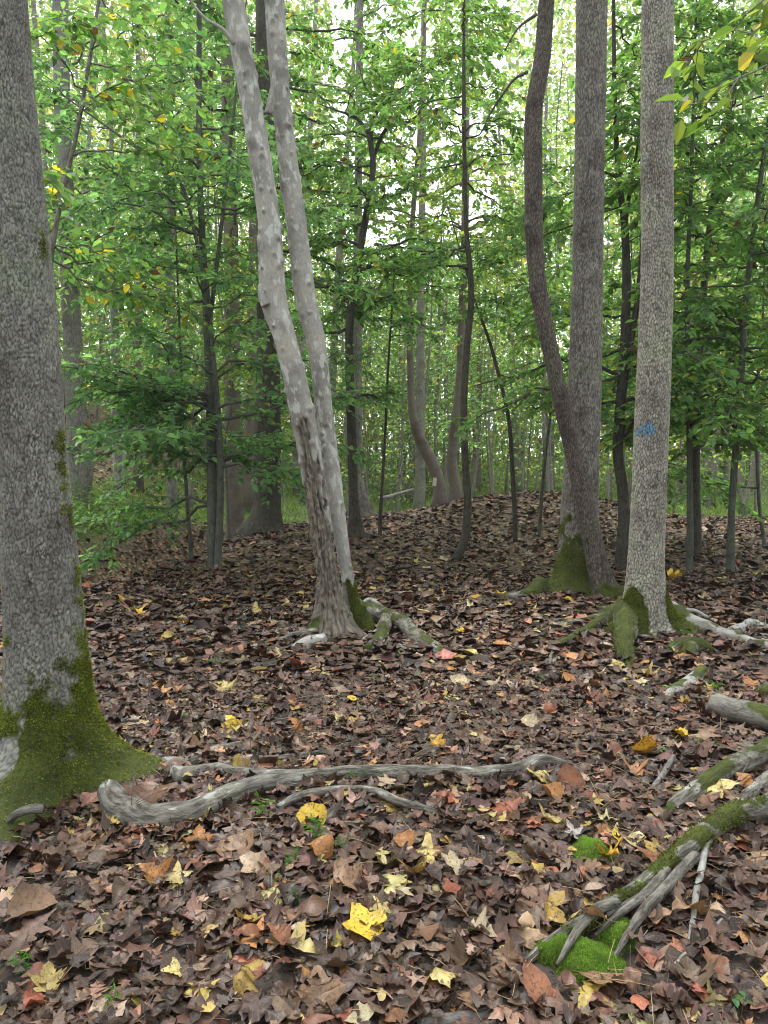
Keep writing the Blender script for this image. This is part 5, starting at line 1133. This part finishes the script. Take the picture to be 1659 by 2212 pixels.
# ---- small living plants
def sprig(px, py, spx, label, seed, kind='broad', nst=4):
    g = gp(px, py); s = .72*spx*g[1]/ray(px, py)[1]/F; r = np.random.default_rng(seed); t = thing('seedling', label, 'plant', g, 'small green plants in the litter'); bs, bl = MB(), MB(); LP, LD, LN, LS = [], [], [], []
    for i in range(nst):
        a = r.uniform(0, 6.28); h = s*r.uniform(.5, 1); tip = g+np.array([math.cos(a)*h*.6, math.sin(a)*h*.6, .03+h*.8]); md = (g+tip)/2+[0, 0, h*.15]
        P_ = catmull(np.array([g+[0, 0, -.01], md, tip]), 7); tube(bs, P_, np.linspace(.0016, .0008, 7), 4)
        for j in ((2, 3, 4, 5, 6, 6) if kind == 'grass' else (5, 6, 6)):
            b_ = r.uniform(0, 6.28); LP.append(P_[j]); LD.append([math.cos(b_), math.sin(b_), r.normal(.1, .25)]); LN.append(unit(np.array([0, 0, 1])+r.normal(0, .3, 3))); LS.append(s*r.uniform(.35, .6))
    bs.build('stem', M['grass'], t) if False else None
    c = leaf_cols(r, len(LP), (.07, .19, .03) if kind == 'grass' else (.06, .17, .045), .2, 0, 0)
    bs2 = MB(); bs2.add(np.concatenate(bs.v), np.concatenate(bs.q), np.concatenate(bs.t), col=(.08, .16, .04, 1)); bs2.build('stem', M['grass'], t)
    put_leaves(bl, np.array(LP), np.array(LD), np.array(LN), np.array(LS), c, wr=.16 if kind == 'grass' else .62); bl.build('leaves', M['grass'], t, smooth=False)
SPR = [(690, 1826, 64, 'green grassy tuft in front of the thick grey root', 'grass', 5), (560, 1775, 60, 'narrow-leaved seedling under the thick grey root', 'grass', 5), (630, 1880, 45, 'grassy seedling below the tuft', 'grass', 5), (735, 1850, 40, 'grassy seedling right of the tuft', 'grass', 4),
       (590, 1925, 36, 'small seedling in the litter below the grassy ones', 'grass', 3), (645, 1955, 34, 'lowest narrow-leaved seedling in the middle litter', 'grass', 3), (770, 1700, 40, 'grass blades growing over the long grey root', 'grass', 5),
       (465, 1445, 26, 'green seedling in the open litter left of the knobbly tree', 'broad', 3), (580, 1418, 22, 'seedling beside the pale left root of the knobbly tree', 'broad', 3), (403, 1562, 22, 'seedling in the litter right of the mossy flare', 'broad', 3),
       (1168, 1482, 34, 'single green shoot in the open litter', 'broad', 2), (1440, 1500, 24, 'round-leaved seedling below the pale root stub', 'broad', 3), (1480, 1385, 24, 'round-leaved seedling on the small mossy root knee', 'broad', 3), (1560, 1530, 24, 'seedling growing over the weathered log', 'broad', 3),
       (1430, 1640, 26, 'tiny seedling right of the upright orange leaf', 'broad', 3), (50, 2110, 60, 'seedling in the lower corner by the edge tree', 'grass', 4), (230, 2195, 60, 'seedling at the bottom edge', 'grass', 4), (1600, 2200, 60, 'bright shoot at the bottom corner', 'broad', 2), (1545, 1500, 40, 'green blades behind the weathered log', 'grass', 4)]
for i, (px, py, s_, lab, kd, ns) in enumerate(SPR): sprig(px, py, s_, lab, 700+i, kd, ns)

# ---- damp air between the trees
me = bpy.data.meshes.new('haze'); hv = [(x, y, z) for x in (-120, 120) for y in (-30, 130) for z in (-6, 48)]
me.from_pydata(hv, [], [(0, 1, 3, 2), (4, 6, 7, 5), (0, 4, 5, 1), (2, 3, 7, 6), (0, 2, 6, 4), (1, 5, 7, 3)]); me.update()
hz = bpy.data.objects.new('haze', me); sc.collection.objects.link(hz); hz['kind'] = 'stuff'; hz['label'] = 'thin pale haze between the trees'; hz['category'] = 'haze'
hm = bpy.data.materials.new('haze'); hm.use_nodes = True; hm.node_tree.nodes.clear()
vo = hm.node_tree.nodes.new('ShaderNodeVolumePrincipled'); vo.inputs['Density'].default_value = 0.0009; vo.inputs['Color'].default_value = (.93, .95, .97, 1); vo.inputs['Anisotropy'].default_value = .3
ou = hm.node_tree.nodes.new('ShaderNodeOutputMaterial'); hm.node_tree.links.new(vo.outputs[0], ou.inputs['Volume']); me.materials.append(hm)
sc.cycles.volume_bounces = 1
